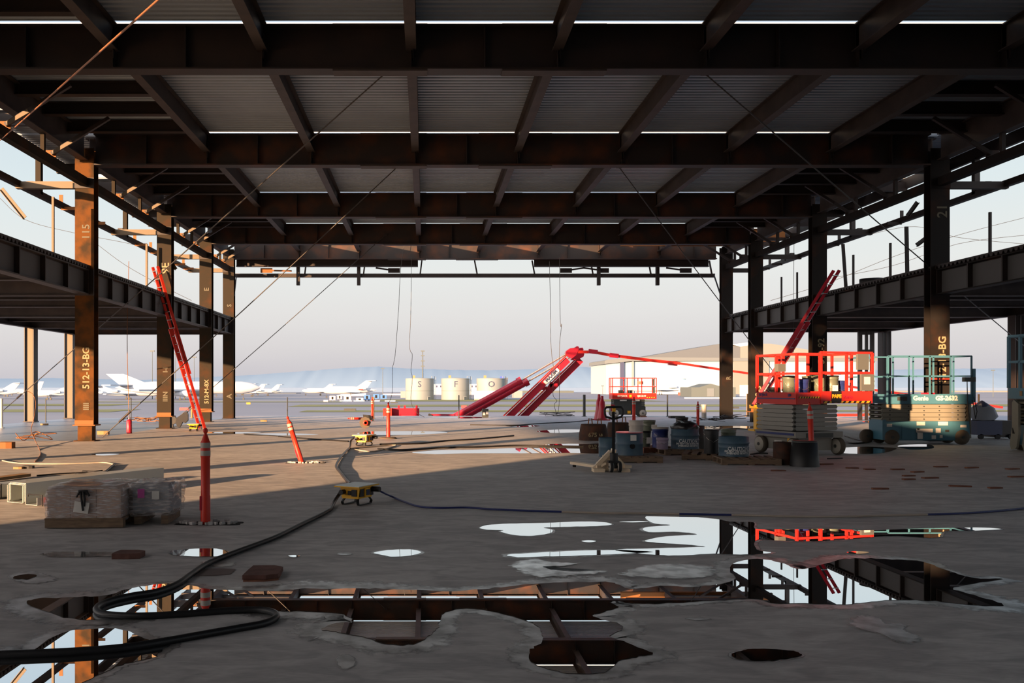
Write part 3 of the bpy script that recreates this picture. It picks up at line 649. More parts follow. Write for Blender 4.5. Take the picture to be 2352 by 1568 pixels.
# ================================================================ DELINEATORS, POSTS, SMALL SAFETY ITEMS
def delineator(base, h, lab, top=None, r=.055, disc=False, name='delineator_post'):
    t = thing(name, lab, 'delineator', base, 0, 'orange delineator posts'); k = h/1.09
    if top is not None:
        a = Vector((0,0,1)).rotation_difference(Vector(top)-Vector(base)); t.rotation_mode = 'QUATERNION'; t.rotation_quaternion = a
    m = MB(); rr = r
    prof = [(rr*1.0,0),(rr*1.0,.32*k),(rr*.93,.33*k),(rr*.93,.75*k),(rr*1.0,.76*k),(rr*1.0,.93*k),(rr*.85,.94*k),(rr*.45,1.005*k),(rr*.3,1.02*k),(rr*.3,1.03*k),(rr*.48,1.045*k),(rr*.5,1.065*k),(rr*.3,1.085*k),(.001,1.09*k)]
    m.lathe(prof, (0,0,0), 20); m.build('post', m_or, t)
    for z in (.775, .865):
        m = MB(); m.lathe([(rr*1.03,0),(rr*1.03,.058*k)], (0,0,z*k), 20); m.build('reflective_band', m_refl, t)
    m = MB(); m.box((rr*-.75,-rr*.65,.24*k), (rr*.5,rr*.5,.16*k)); m.build('grip_recess', m_redd, t)
    if disc: m = MB(); m.lathe([(.27,0),(.27,.02),(.20,.045),(.10,.05)], (0,0,0), 28); m.build('rubber_base', m_tire, t)
    return t
g = G(472,1203,-.0); delineator(g, 1.09, 'near orange striped delineator post standing in the slab hole')
g = G(693,1062); delineator(g, 1.0, 'leaning orange delineator post near middle left', P(660,957,g.y-.1))
g = G(892,1007); delineator(g, 1.10, 'orange delineator post on round rubber base by the small yellow power box', None, .06, True)
g = G(855,966); delineator(g, 1.10, 'distant orange delineator post by the slab edge', None, .06)
g = G(848,964); delineator(g+Vector((0,.2,.06)), 1.05, 'orange delineator lying on its side by the slab edge', Vector((G(801,965).x, g.y, .07)), .06)
g = G(1456,972); delineator(g, 1.15, 'orange delineator post in front of the small red scissor lift', None, .075)
g = G(1603,984); delineator(g, 1.02, 'orange delineator post behind the CAUTION drums')
b0 = P(1866, 1017, 17.1); delineator(Vector((b0.x+.02, 17.15, .12)), 1.14, 'orange striped delineator leaning in the black flared bin', P(1860, 935, 17.15))
t = thing('delineator_stand', 'round rubber delineator base with orange ring, tipped on edge', 'delineator base', G(838,983))
m = MB(); m.lathe([(.22,0),(.22,.06),(.12,.09)], (0,.1,.21), 8, 'Y'); m.build('rubber_base', m_tire, t)
m = MB(); m.lathe([(.055,0),(.10,.0),(.10,.05),(.055,.05),(.055,0)], (.03,-.02,.2), 20, 'Y'); m.build('socket_ring', m_or, t)
t = thing('rubber_flap', 'black curled rubber flap by the slab-edge delineators', 'scrap', G(846,967)); m = MB(); m.prism([(-.25,.28),(-.2,.0),(.15,.02),(.28,-.02),(.1,.25)], (0,.05,0), (0,0,.02)); m.build('flap', m_black, t)
# tall red cones nested together
for k, (px, h, lab) in enumerate(((1376, 1.22, 'tall red traffic cone stack behind the 675 weight, left cone'), (1383, 1.15, 'tall red traffic cone with pale lettering, right cone'))):
    g = G(px, 964+k); t = thing('traffic_cone', lab, 'traffic cone', g, 0, 'tall red cones')
    m = MB(); m.box((0,0,.03),(.66,.5,.06)); m.build('base', m_redd, t); m = MB(); m.lathe([(.24,.06),(.16,.5),(.13,h*.75),(.09,h*.8),(.06,h*.93),(.075,h*.97),(.03,h)], (0,0,0), 20); m.build('cone', m_redd, t)
    for z in (.62,.78): m = MB(); m.lathe([(.145-z*.03,0),(.14-z*.03,.08)], (0,0,z), 20); m.build('reflective_band', m_refl, t)
bx(1404, 1412, 929, 944, 40, .1, 'red_box', m_redd, 'small red box seen behind the pallet jack handle', 'box')
# stanchions at the slab edges
for k, (px, y0, y1, d, mt, w, lab) in enumerate(((105,915,969,38.5,m_dgrey,.03,'thin dark stanchion between the outer left columns'), (301,913,962,42,m_dgrey,.03,'thin dark stanchion behind the red cylinder'),
    (660,912,958,44,m_dgrey,.035,'thin dark stanchion above the leaning delineator'), (1054,907,960,44.5,m_dgrey,.035,'dark stanchion in front of the red boom base'), (1342,906,954,46,m_dgrey,.09,'thick dark stanchion left of the red cones'),
    (1533,906,954,46,m_dgrey,.045,'thin dark stanchion right of the small red lift'), (1718,904,953,46,m_pine,.1,'pale timber post left of the red scissor lift'), (3,915,980,33,m_white,.08,'white post at the left picture edge'),
    (858,911,960,43,m_pine,.05,'thin timber post beside the distant delineator'), (2248,905,950,40,m_rust2,.05,'thin brown stanchion beside the teal lift'), (1441-1000+0,922,966,44,m_pine,.07,'pale timber post behind the ladder foot'))):
    a = P(px, y1, d); b = P(px, y0, d); a.z = 0; m = MB(); m.tube([a, b], w/2*1.6, 8); m.cyl((a.x,a.y,0), w*1.6, .02, 10)
    tag(m.build('stanchion', mt), lab, 'post')
for k, (px, y0, y1, d, w, lab) in enumerate(((122,452,590,27.5,.06,'light post on the left mezzanine before the first column'), (337,560,668,34.5,.07,'light post on the left mezzanine behind the ladder top'),
    (1795,636,706,41,.06,'thin post on the right mezzanine, leftmost'), (1831,625,697,38,.06,'thin post on the right mezzanine, second from left'), (1960,585,668,30.5,.06,'thin post on the right mezzanine beside the ladder top'),
    (2045,558,646,28.5,.06,'thin post on the right mezzanine before the first right column'), (2274,487,600,21.5,.06,'thin post on the right mezzanine nearest the picture edge'))):
    s = -1 if px < 976 else 1; X0 = abs(XL if s < 0 else XR)+.5; dd = X0*F/abs(px-CX); a = P(px, y1, dd); b = P(px, y0, dd); a.z = 5.0
    m = MB(); m.bar(a, b, w, w); m.box((a.x,a.y,5.07),(.18,.18,.04)); tag(m.build('stanchion', m_lite if s < 0 else m_steel), lab, 'post')
for px0, y0, px1, y1, d, lab in ((1936,560,1943,660,30.5,'dark hanging angle bar left of the leaning right ladder'),(2082,520,2084,625,26.5,'dark hanging angle bar between the two nearest right columns'),(0,436,54,503,24.0,'pale loose angle bar hanging at the left picture edge'),(2135,545,2107,566,26.4,'short dark angle bar tilting beside the nearest right column'),(2110,466,2087,498,26.8,'short dark bar raised above the right outer rail'),(372,575,402,620,33,'slanting pale brace at the ladder top')):
    m = MB(); a = P(px0,y0,d); b = P(px1,y1,d); m.bar(a, b, .12, .015); m.bar(a, b, .015, .12, off=.05); tag(m.build('angle_bar', m_lite if px0 < 976 else m_steel), lab, 'angle bar')
# ================================================================ LADDERS
def ladder(a, b, wv, n, mat, lab):
    a = Vector(a); b = Vector(b); wv = Vector(wv); t = thing('extension_ladder', lab, 'ladder', a)
    u = (b-a).normalized()
    for s in (-1, 1):
        for (q0, q1, off) in ((0,.62,0),(.34,1.0,.06)):
            m = MB(); o_ = u.cross(wv.normalized())*off
            m.bar(a+(b-a)*q0+wv*(s*.5)+o_, a+(b-a)*q1+wv*(s*.5)+o_, .05, .10, u.cross(wv)); m.build('rail', mat, t, True)
    for k in range(n):
        q = a+(b-a)*((k+.5)/n); m = MB(); m.tube([q-wv*.5, q+wv*.5], .018, 6); m.build('rung', m_chrome, t, True)
    for s in (-1,1): m = MB(); m.box(a+wv*(s*.5)+Vector((0,0,.03)), (.12,.08,.06)); m.build('foot', m_black, t, True)
    return t
ladder(G(465,986), P(353,613,31.9), (.26,-.26,0), 20, m_or, 'red orange extension ladder leaning against the left mezzanine')
ladder(P(1736,930,31), P(1925,622,30.2), (.34,.3,.05), 15, m_redd, 'dark red extension ladder leaning against the right mezzanine')
t = thing('yellow_stand', 'yellow steel stand behind the left end of red lift', 'stand', (P(1738,930,31).x, 31, 0))
m = MB(); m.box((0,0,.86),(.34,.5,.12)); m.build('head', m_yel, t); m = MB(); m.box((.02,0,.42),(.16,.3,.84)); m.build('leg', m_yel, t); m = MB(); m.box((0,0,.03),(.4,.6,.06)); m.build('base', m_yel, t); m = MB(); m.cyl((-.0,-.32,.2),.14,.06,14,'Y'); m.build('wheel', m_yel, t)
# ================================================================ CABLES AND CORDS
def wire(pts, r, mat, name, lab, cat, n=6, smooth=True):
    pts = [Vector(p) for p in pts]
    if smooth and len(pts) > 2:
        out = []
        for i in range(len(pts)-1):
            p0, p1, p2, p3 = pts[max(i-1,0)], pts[i], pts[i+1], pts[min(i+2,len(pts)-1)]
            for k in range(6):
                t = k/6; out.append(.5*((2*p1)+(p2-p0)*t+(2*p0-5*p1+4*p2-p3)*t*t+(3*p1-p0-3*p2+p3)*t**3))
        out.append(pts[-1]); pts = out
    m = MB(); m.tube(pts, r, n); return tag(m.build(name, mat), lab, cat)
guys = [((883,170,17.8),(2,947,34.8),'guy cable from the first girder down to lower left'), ((912,384,25.3),(236,1003,27.1),'guy cable from the second girder down beside the orange column'),
        ((885,540,38.8),(405,962,40),'guy cable from the far girders down behind the left columns'), ((1620,170,17.8),(2470,892,35),'guy cable from the first girder down to the right edge'),
        ((1422,384,25.3),(1850,948,42),'guy cable from the second girder down behind the red lift')]
for a, b, lab in guys:
    A = P(*a); B = P(*b); o = wire([A, (A+B)/2-Vector((0,0,.06)), B], .016, m_wire, 'guy_cable', lab, 'cable')
    m = MB(); m.box(A+Vector((0,0,.02)), (.16,.08,.08)); m.build('clamp', m_steel, o, True)
    q = A+(B-A)*.9; m = MB(); m.tube([q, q+(B-A).normalized()*.5], .035, 6); m.build('turnbuckle', m_steel, o, True)
wire([P(372,-8,9.0), P(0,322,20.5), P(-40,350,21.5)], .013, m_wireo, 'guy_cable', 'sunlit orange cable crossing the upper left corner', 'cable')  # near wire given its sunlit orange as base colour
for pts, lab in (([(930,555),(920,620),(916,700),(909,800),(905,830),(901,850),(900,905),(888,935),(880,962)], 'thin wire hanging left of the tanks, kinked near its foot'),
                 ([(945,590),(944,700),(941,795),(947,815),(944,850),(947,870),(944,920),(955,945),(975,958)], 'thin wire hanging in front of the tank marked S'),
                 ([(1262,600),(1264,700),(1266,800),(1273,860),(1270,905),(1279,920),(1273,930),(1280,955)], 'thin wavy wire hanging above the red boom'),
                 ([(1285,590),(1287,740),(1290,745),(1285,800),(1284,930),(1276,952)], 'thin straight wire hanging right of the boom wire')):
    wire([P(x, y, 43.0) for x, y in pts], .012, m_wire, 'hanging_wire', lab, 'wire', 5, True)
wire([P(296,600,33), P(292,780,30), P(297,970,29.2)], .012, m_wireo, 'hanging_wire', 'rusty thin cable hanging above the red cylinder', 'wire', 5)
wire([P(1824,540,38), P(1823,700,38), P(1823,812,38)], .01, m_wire, 'hanging_wire', 'thin wire hanging between the right columns', 'wire', 5)
for k, pts in enumerate(([(0,455),(60,505),(172,535),(300,560),(400,588)], [(222,560),(290,610),(380,660),(440,690)], [(2352,500),(2200,540),(2050,590),(1900,650),(1770,690)], [(2352,540),(2200,560),(2050,610),(1900,640)], [(2352,560),(2200,545),(2100,520),(1990,540)])):
    wire([P(x, y, 60) for x, y in pts], .014, m_wire, 'utility_wire', 'faint sagging overhead wire, '+['upper one at far left','behind the left ladder top','long one behind the right columns','lower one at far right','topmost one at far right'][k], 'wire', 4)
wire([G(*p, .022) for p in ((754,1172),(735,1183),(690,1205),(640,1230),(600,1246),(540,1268),(480,1292),(440,1318),(408,1340),(360,1358),(300,1368),(250,1380),(226,1392),(222,1402),(240,1410),(300,1414),(360,1413),(440,1408),(520,1402),(590,1400),(625,1405),(635,1416),(610,1430),(560,1440),(480,1454),(380,1472),(280,1487),(180,1495),(80,1500),(-30,1504))],
     .024, m_cord, 'power_cable', 'thick black power cable snaking from near power box to lower left', 'cable', 10)
wire([P(781,1132,11.65), P(774,1142,11.6), P(766,1155,11.4), G(760,1168,.02), G(754,1172,.022)], .024, m_cord, 'cable_lead', 'black cable lead plugged into left of near power box', 'cable', 8)
wire([P(805,1110,12.6), G(797,1104,.03), G(782,1085,.03), G(772,1070,.03), G(781,1052,.03), G(795,1036,.03), G(804,1026,.03), P(806,1012,22.8), P(812,1006,22.6)], .025, m_cord, 'power_cable', 'thick black cable running between the two yellow power boxes', 'cable', 8)
wire([P(868,1124,11.9), P(880,1131,11.9), G(905,1142,.02), G(935,1154,.015), G(965,1163,.015), G(1010,1166,.015), G(1070,1165,.015), G(1130,1169,.015), G(1200,1172,.015), G(1290,1175,.015)], .013, m_cordb, 'power_lead', 'dark blue extension cord leaving the near power box', 'cord', 8)
wire([G(*p, .015) for p in ((1290,1175),(1400,1178),(1460,1178),(1560,1180))], .013, m_cordw, 'power_lead', 'pale middle stretch of cord across the slab', 'cord', 8)
wire([G(*p, .015) for p in ((1560,1180),(1620,1181),(1680,1182))], .013, m_cordb, 'power_lead', 'short dark blue stretch of cord at centre right', 'cord', 8)
wire([G(*p, .015) for p in ((1680,1182),(1800,1185),(1900,1186),(2000,1184),(2130,1181))], .013, m_cordw, 'power_lead', 'pale long stretch of cord above the right puddle', 'cord', 8)
wire([G(*p, .015) for p in ((2130,1181),(2200,1179),(2280,1174),(2352,1167),(2480,1155))], .013, m_cordb, 'power_lead', 'dark blue stretch of cord reaching the right picture edge', 'cord', 8)
for pts, r, mt, lab in (([(0,1056),(40,1063),(120,1065),(200,1063),(240,1062),(262,1066)], .012, m_cordw, 'thin pale cord looping across the sunny slab at left'),
    ([(262,1066),(255,1072),(248,1078),(235,1084),(190,1082)], .02, m_cord, 'short black cord end near the pale cord at left'), ([(84,1092),(130,1088),(200,1084),(235,1080)], .012, m_cord, 'thin dark cord behind the metal channels'),
    ([(640,1002),(720,1008),(800,1013)], .02, m_cord, 'dark cord running left of the small power box'), ([(560,996),(640,1001),(650,1003)], .015, m_cord, 'thin dark cord far left of the small power box'),
    ([(872,1020),(960,1018),(1020,1012),(1090,1008),(1180,1000)], .022, m_cord, 'dark cord running right from the small power box'), ([(868,1030),(930,1033),(1010,1028),(1100,1026),(1180,1023),(1270,1024),(1340,1025)], .022, m_cord, 'dark cord passing in front of the 675 weight'),
    ([(1080,975),(1180,976),(1240,972),(1320,968),(1370,962)], .02, m_cord, 'thin cord lying on slab left of the red cones'), ([(1620,990),(1680,984),(1730,986),(1800,992)], .02, m_cord, 'dark cord behind the CAUTION drum with green bucket'),
    ([(1724,1043),(1745,1040),(1763,1041)], .016, m_cord, 'short dark cord end under the red lift'), ([(1940,1000),(1985,1012),(2020,1010),(1960,1018),(1925,1008)], .02, m_cord, 'black cord loop between the red and teal lifts'),
    ([(805,1030),(850,1026),(910,1022),(860,1036),(815,1032)], .014, m_cordw, 'pale cord loop beside the small power box'), ([(1900,1053),(1935,1052)], .012, m_cord, 'small dark wire scrap near the black bin')):
    wire([G(x, y, r) for x, y in pts], r, mt, 'power_lead', lab, 'cord', 6)
for (px, py, lab, n_, sz) in ((330,968,'tangled cable pile behind the red cylinder',26,.9), (1280,955,'tangle of thin wire by the slab edge',18,1.0), (1600+35,968,'dark tangle of hose left of the far right column',22,.8), (1450+240,962,'small tangle of wire by the orange column foot',20,.7), (82,1010,'tangled rusty wire on the left deck edge',14,.5)):
    c = G(px, py, .05); random.seed(px); pts = [c+Vector((random.uniform(-sz,sz), random.uniform(-.5,.5), random.uniform(0,.22))) for _ in range(n_)]
    for p in pts: p.z = max(p.z, .02)
    wire(pts, .012, m_wireo if px in (330,82) else m_wire, 'cable_tangle', lab, 'cable', 5)
wire([P(62,898,27), P(75,905,27), P(82,925,26.5), P(78,960,26), P(72,990,25.5), G(90,1030,.01), G(92,1045,.01), G(80,1060,.01)], .01, m_wireo, 'hanging_wire', 'curling brown wire beside the outer left column', 'wire', 5)
# ================================================================ SCISSOR LIFTS
def hazard(t, x0, x1, y, z, h, n, ax=0, name='hazard_stripe'):
    m = MB(); m2 = MB(); w = (x1-x0)/n
    for k in range(n):
        a = x0+k*w; q = [(a,0),(a+w*.5,0),(a+w*.75,h),(a+w*.25,h)]; (m if True else m2).prism(q, (0,.006,0) if ax == 0 else (.006,0,0), (0,y,z) if ax == 0 else (y,0,z), (1,0,0) if ax == 0 else (0,1,0), (0,0,1))
    bm_ = MB()
    if ax == 0: bm_.box(((x0+x1)/2, y+.008, z+h/2), (x1-x0, .006, h))
    else: bm_.box((y+.008, (x0+x1)/2, z+h/2), (.006, x1-x0, h))
    o = bm_.build(name, m_black, t); m.build('stripe_marks', m_yel, o); return o
def rail_set(t, x0, x1, y0, y1, zf, zm, zt, nx, ny, mat, r=.022, sides='fblr'):
    # top and mid rails with posts; f = front (y0), b = back, l, r
    segs = {'f': ((x0,y0),(x1,y0),nx), 'b': ((x0,y1),(x1,y1),nx), 'l': ((x0,y0),(x0,y1),ny), 'r': ((x1,y0),(x1,y1),ny)}
    for s in sides:
        a, b, n = segs[s]
        for z, nm in ((zm, 'mid_rail'), (zt, 'top_rail')): m = MB(); m.bar((*a, z), (*b, z), r*2, r*2); m.build(nm, mat, t)
        for k in range(n+1):
            u = k/n; x = a[0]+(b[0]-a[0])*u; y = a[1]+(b[1]-a[1])*u
            if s in 'lr' and k in (0, n): continue
            m = MB(); m.bar((x,y,zf),(x,y,zt), r*2, r*2); m.build('rail_post', mat, t)
def wheel(t, c, r, w, axis='Y', mt=None, hub=None):
    m = MB(); M = Matrix.Rotation(math.radians(0), 3, 'X')
    off = Vector((0,-w/2,0)) if axis == 'Y' else Vector((-w/2,0,0))
    m.lathe([(r*.86,0),(r,w*.15),(r,w*.85),(r*.86,w)], Vector(c)+off, 28, axis); o = m.build('wheel', mt or m_tire, t)
    m = MB(); m.lathe([(r*.30,-.006),(r*.84,-.006),(r*.84,w+.006),(r*.30,w+.006)], Vector(c)+off, 28, axis); m.build('wheel_disc', hub or m_wheelw, o)
    m = MB(); m.lathe([(r*.2,-.02),(r*.2,w+.02)], Vector(c)+off, 10, axis); m.build('hub', m_dgrey, o)
def stack(t, x0, x1, y0, y1, z0, z1, n, mat, mat2):
    # folded scissor arms: n layers each side, chevron shaped ends
    h = (z1-z0)/n
    for s, y in ((0, y0), (1, y1)):
        for k in range(n):
            za = z0+k*h; e = h*.35
            m = MB(); m.prism([(x0+e,za+h*.04),(x0,za+h*.5),(x0+e,za+h*.96),(x1-e,za+h*.96),(x1,za+h*.5),(x1-e,za+h*.04)], (0,.06 if s == 0 else -.06,0), (0,y,0), (1,0,0), (0,0,1))
            a = m.build('scissor_arm', mat, t)
            if s == 0 and mat is m_beige:
                for q in (.1,.32,.5,.68,.9): m = MB(); m.cyl((x0+(x1-x0)*q, y-.012, za+h*.5), .018, .012, 8, 'Y'); m.build('pin', m_dgrey, a)
    m = MB()
    for k in range(n):
        za = z0+(k+.5)*h
        for x in (x0+.12, x1-.12): m.tube([(x,y0+.05,za),(x,y1-.05,za)], h*.2, 8)
        m.box(((x0+x1)/2, (y0+y1)/2, za), (x1-x0-.5, (y1-y0)*.5, h*.5))
    m.build('cross_tube', mat2, t)
    for x in (x0+.05, x1-.05):
        for k in range(n):
            m = MB(); za = z0+(k+.5)*h
            m.box((x, (y0+y1)/2, za), (.05, (y1-y0)-.14, h*.28)); m.build('end_plate', mat2, t)
def tray(t, x0, x1, y0, y1, z0, z1, mat):
    m = MB(); m.box(((x0+x1)/2,(y0+y1)/2,z0+.03),(x1-x0,y1-y0,.06))
    for (cx, cy, dx, dy) in (((x0+x1)/2,y0,x1-x0,.03),((x0+x1)/2,y1,x1-x0,.03),(x0,(y0+y1)/2,.03,y1-y0),(x1,(y0+y1)/2,.03,y1-y0)): m.box((cx,cy,(z0+z1)/2),(dx,dy,z1-z0))
    return m.build('platform', mat, t)
# ---- near red lift. local x runs along its front face to the right and back, local y along its left side going back
NR = Vector((8.37, 19.6, 0)); rzr = math.atan2(.5, 1.3)*.72
t = thing('scissor_lift', 'large red scissor lift loaded with buckets on its raised platform', 'scissor lift', NR, rzr, 'scissor lifts'); lift_red = t
u = Vector((math.cos(rzr), math.sin(rzr), 0)); v = Vector((-math.sin(rzr), math.cos(rzr), 0))
Wd, Lp, Lc = 1.42, 2.02, 1.18
pf = tray(t, 0, .62, 0, Wd, 1.16, 1.43, m_red); pe = tray(t, .62, Lp, -.02, Wd*.9, 1.18, 1.46, m_red); pe.name = 'extension_platform'
rail_set(t, 0, .62, 0, Wd, 1.43, 1.86, 2.30, 1, 2, m_red, .026, 'fbl'); rail_set(t, .62, Lp, -.02, Wd*.9, 1.46, 1.88, 2.34, 2, 2, m_red, .026, 'fbr')
stack(t, .03, Lc, .1, Wd-.1, .56, 1.15, 6, m_grey, m_dgrey)
m = MB()
for k in range(6):
    zc0 = .56+(k+.5)*.098
    m.prism([(.04,zc0),(.10,zc0+.045),(Wd-.10,zc0+.045),(Wd-.04,zc0),(Wd-.10,zc0-.045),(.10,zc0-.045)], (-.05,0,0), (0,0,0), (0,1,0), (0,0,1))
m.build('side_arm_face', m_grey, t)
m = MB(); m.box((Lc/2, Wd/2, .47), (Lc+.08, Wd+.04, .14)); m.box((Lc/2, Wd/2, .26), (Lc-.2, Wd-.35, .32)); m.build('chassis', m_grey, t)
m = MB(); m.box((-.046, Wd/2, .48), (.01, Wd*.94, .05)); m.build('blue_stripe', m_navy, t)
m = MB(); m.box((Lc*.5, -.03, .46), (Lc*.6, .02, .1)); m.build('front_step', m_dgrey, t)
for (x, y) in ((.16,.14),(.16,Wd-.1),(Lc-.02,.12),(Lc-.02,Wd-.14)): wheel(t, (x-.12 if x < .5 else x+.04, y, .20), .20, .13, 'X', m_tire, m_wheelw)
hazard(t, .68, Lp-.04, -.048, 1.185, .05, 9); hazard(t, .05, .6, -.03, 1.3, .04, 8)
hazard(t, .1, Wd-.1, -.03, .61, .035, 16, 1)
o = MB(); o.box((1.02, -.046, 1.33), (.26, .012, .27)); b = o.build('rental_badge', m_black, t)
text('badge_lettering', 'PAPE', .115, m_yel, b, MT((1.02, -.058, 1.34)), .004, .005); text('rental_lettering', 'Rents', .11, m_redd, t, MT((1.34, -.044, 1.33)), .003, .003)
text('side_lettering', 'SKYJACK', .08, m_navy, t, MT((-.02, Wd*.82, 1.37), 90, 0, -90), .003, .002); text('side_lettering', 'SJIII', .08, m_navy, t, MT((-.02, Wd*.16, 1.37), 90, 0, -90), .003, .002)
m = MB(); m.box((-.02, Wd*.5, 1.29), (.01, Wd*.95, .025)); m.build('side_stripe', m_navy, t)
m = MB(); m.box((-.0, Wd*.45, .42-.2), (.02,.26,.2)); m.box((.06, .25, .28), (.03,.26,.22)); b = m.build('rental_sign', m_label, t)
m = MB(); m.box((.04, .31, .28), (.012,.11,.2)); m.build('badge', m_yel, b); 
m = MB(); m.box((1.72, -.06, 2.13), (.3,.06,.36)); m.build('control_box', m_box, t); m = MB(); m.box((1.84, -.06, 1.66), (.34,.06,.38)); b = m.build('control_box', m_box, t); m = MB(); m.box((1.82,-.095,1.7),(.16,.01,.17)); m.build('window', m_label, b)
m = MB(); m.box((.02, .6, 2.0), (.2,.14,.18)); m.build('control_box', m_box, t)
def bucket(loc, r, h, mat, lab, lid=None, group=None, label_y=None, ribs=True, name='bucket', cat='bucket', taper=.93, open_top=False):
    t = thing(name, lab, cat, loc, 0, group); m = MB()
    prof = [(r*taper,0),(r,h*.98),(r,h)] if not ribs else [(r*taper,0),(r*.96,h*.5),(r*.985,h*.52),(r*.985,h*.55),(r*.96,h*.57),(r*.98,h*.85),(r*1.03,h*.87),(r*1.03,h*.9),(r*.99,h*.92),(r,h)]
    if open_top: prof += [(r*.94,h),(r*.92,h*.8),(.001,h*.78)]
    m.lathe(prof, (0,0,0), 24); m.build('body', mat, t)
    if not open_top: m = MB(); m.lathe([(r*1.04,-.03),(r*1.04,.01),(.01,.015)], (0,0,h), 24); m.build('lid', lid or mat, t)
    if label_y: m = MB(); m.box((label_y,-r*.93,h*.42),(r*.8,.03,h*.4)); m.build('paper_label', m_label, t)
    m = MB(); m.tube([(-r*1.02,0,h*.86),(-r*.7,-r*.75,h*.62),(0,-r*1.06,h*.5),(r*.7,-r*.75,h*.62),(r*1.02,0,h*.86)], .005, 5); m.build('handle', m_chrome, t)
    return t
for (x, y, r, h, mt, lab) in ((.22,1.1,.14,.22,m_black,'short black bucket at left end of red lift platform'), (.42,.8,.15,.43,m_gbkt,'tall grey green bucket behind left blue bucket on red lift'), (.38,.32,.155,.36,m_navy,'left navy blue bucket on the red lift platform'),
                              (.86,.7,.13,.42,m_gbkt,'grey green bucket on red lift left of the ladder'), (.98,.45,.14,.43,m_gbkt,'grey green bucket with strap at middle of red lift'), (1.14,.95,.15,.43,m_gbkt,'grey green bucket at back of the red lift'),
                              (1.26,.4,.155,.43,m_gbkt,'grey green bucket with paper label on red lift'), (1.56,.5,.155,.34,m_navy,'right navy blue bucket on the red lift platform')):
    q = NR+u*x+v*y+Vector((0,0,1.245)); bucket(q, r, h*1.32, mt, lab, None, 'buckets on the red lift', .02 if 'label' in lab else None, name='bucket')
# ---- teal lift, seen square on
t = thing('scissor_lift', 'teal and beige scissor lift standing square on at the right', 'scissor lift', (12.45, 23.5, 0), 0, 'scissor lifts')
tray(t, .05, 2.35, 0, .8, 1.10, 1.36, m_blue); e = tray(t, -.72, .05, .04, .76, 1.14, 1.30, m_blue); e.name = 'extension_platform'
rail_set(t, .05, 2.3, 0, .8, 1.36, 1.85, 2.39, 4, 1, m_blue, .018, 'fbr'); rail_set(t, -.72, .05, .04, .76, 1.3, 1.83, 2.36, 1, 1, m_blue, .018, 'fbl')
stack(t, -.1, 2.2, .06, .74, .63, 1.09, 4, m_beige, m_beige)
m = MB(); m.box((1.1,.4,.38),(2.36,.72,.50)); m.box((1.1,.4,.17),(1.6,.66,.12)); m.build('chassis', m_blue, t)
m = MB(); m.box((-.02,.4,.45),(.10,.7,.44)); m.build('end_plate', m_blue, t); m = MB(); m.box((2.3,.4,.72),(.05,.7,1.1)); m.build('entry_ladder', m_beige, t)
for x in (.18, 2.08): wheel(t, (x,.08,.20), .2, .14, 'Y', m_tire, m_tire); wheel(t, (x,.72,.20), .2, .14, 'Y', m_tire, m_tire)
wheel(t, (-.22,.6,.2), .19, .13, 'Y', m_tire, m_tire)
m = MB(); m.box((2.36,.02,1.6),(.06,.12,.9)); m.build('gate_frame', m_blue, t); m = MB(); m.box((2.2,-.05,1.76),(.3,.12,.12)); m.build('control_panel', m_dgrey, t)
m = MB(); m.tube([(2.12,-.1,1.7),(2.13,-.1,1.2),(2.2,-.08,.7),(2.22,-.08,.3)], .012, 6); m.tube([(2.3,-.1,1.3),(2.4,-.08,.9),(2.36,-.08,.7),(2.28,-.08,1.2)], .012, 6); m.build('control_cable', m_cord, t)
for (x, z, w, h) in ((.95,.57,.22,.1),(1.55,.57,.26,.1),(1.05,.38,.44,.1),(.93,.25,.14,.2),(1.42,.38,.13,.12),(1.3,.2,.11,.1),(1.5,.22,.07,.08),(2.1,.50,.16,.07),(.1,.52,.14,.07)): m = MB(); m.box((x,.028,z),(w,.012,h)); m.build('sticker', m_label, t)
m = MB(); m.box((.62,.026,.34),(.36,.01,.38)); m.build('door_panel', m_blue, t)
for (x, z, w, h) in ((.36,.0,0,0),): pass
m = MB(); m.box((.88,.026,.42),(.06,.012,.05)); m.box((1.66,.026,.37),(.1,.012,.06)); m.build('latch', m_dgrey, t)
text('brand_lettering', 'Genie', .17, m_label, t, MT((.92,-.02,1.25)), .004, .006); text('model_lettering', 'GS-2632', .17, m_label, t, MT((1.62,-.02,1.25)), .004, .008)
m = MB(); m.box((.36,-.02,1.24),(.14,.01,.1)); m.box((.5,-.02,1.24),(.1,.01,.12)); m.build('control_decal', m_dgrey, t)
for x, mt_, h_ in ((-.35,m_pine,.22),(-.5,m_blue,.18),(.2,m_dgrey,.3),(.55,m_dgrey,.12)):
    pass
for k, (x, mt_, h_, lab) in enumerate(((-.30,m_pine,.26,'tan jug standing on teal lift extension'),(-.46,m_eqb,.2,'small blue can on teal lift extension'),(.22,m_black,.32,'small black cone on the teal lift platform'),(1.3,m_redd,.08,'small dark red toolbox on the teal lift platform'))):
    t3 = thing(['jug','can','small_cone','toolbox'][k], lab, 'container', (12.45+x, 23.8, 1.20 if x < 0 else 1.16)); m = MB()
    if k == 3: m.box((0,0,h_*1.5),(.3,.15,h_*3))
    else: m.lathe([(.07,0),(.07,h_*.7),(.03,h_),(.02,h_+.03)], (0,0,0), 14)
    m.build('body', mt_, t3); m = MB(); m.cyl((0,0,h_+(.16 if k == 3 else .02)), .02, .03, 10); m.build('cap', m_black, t3)
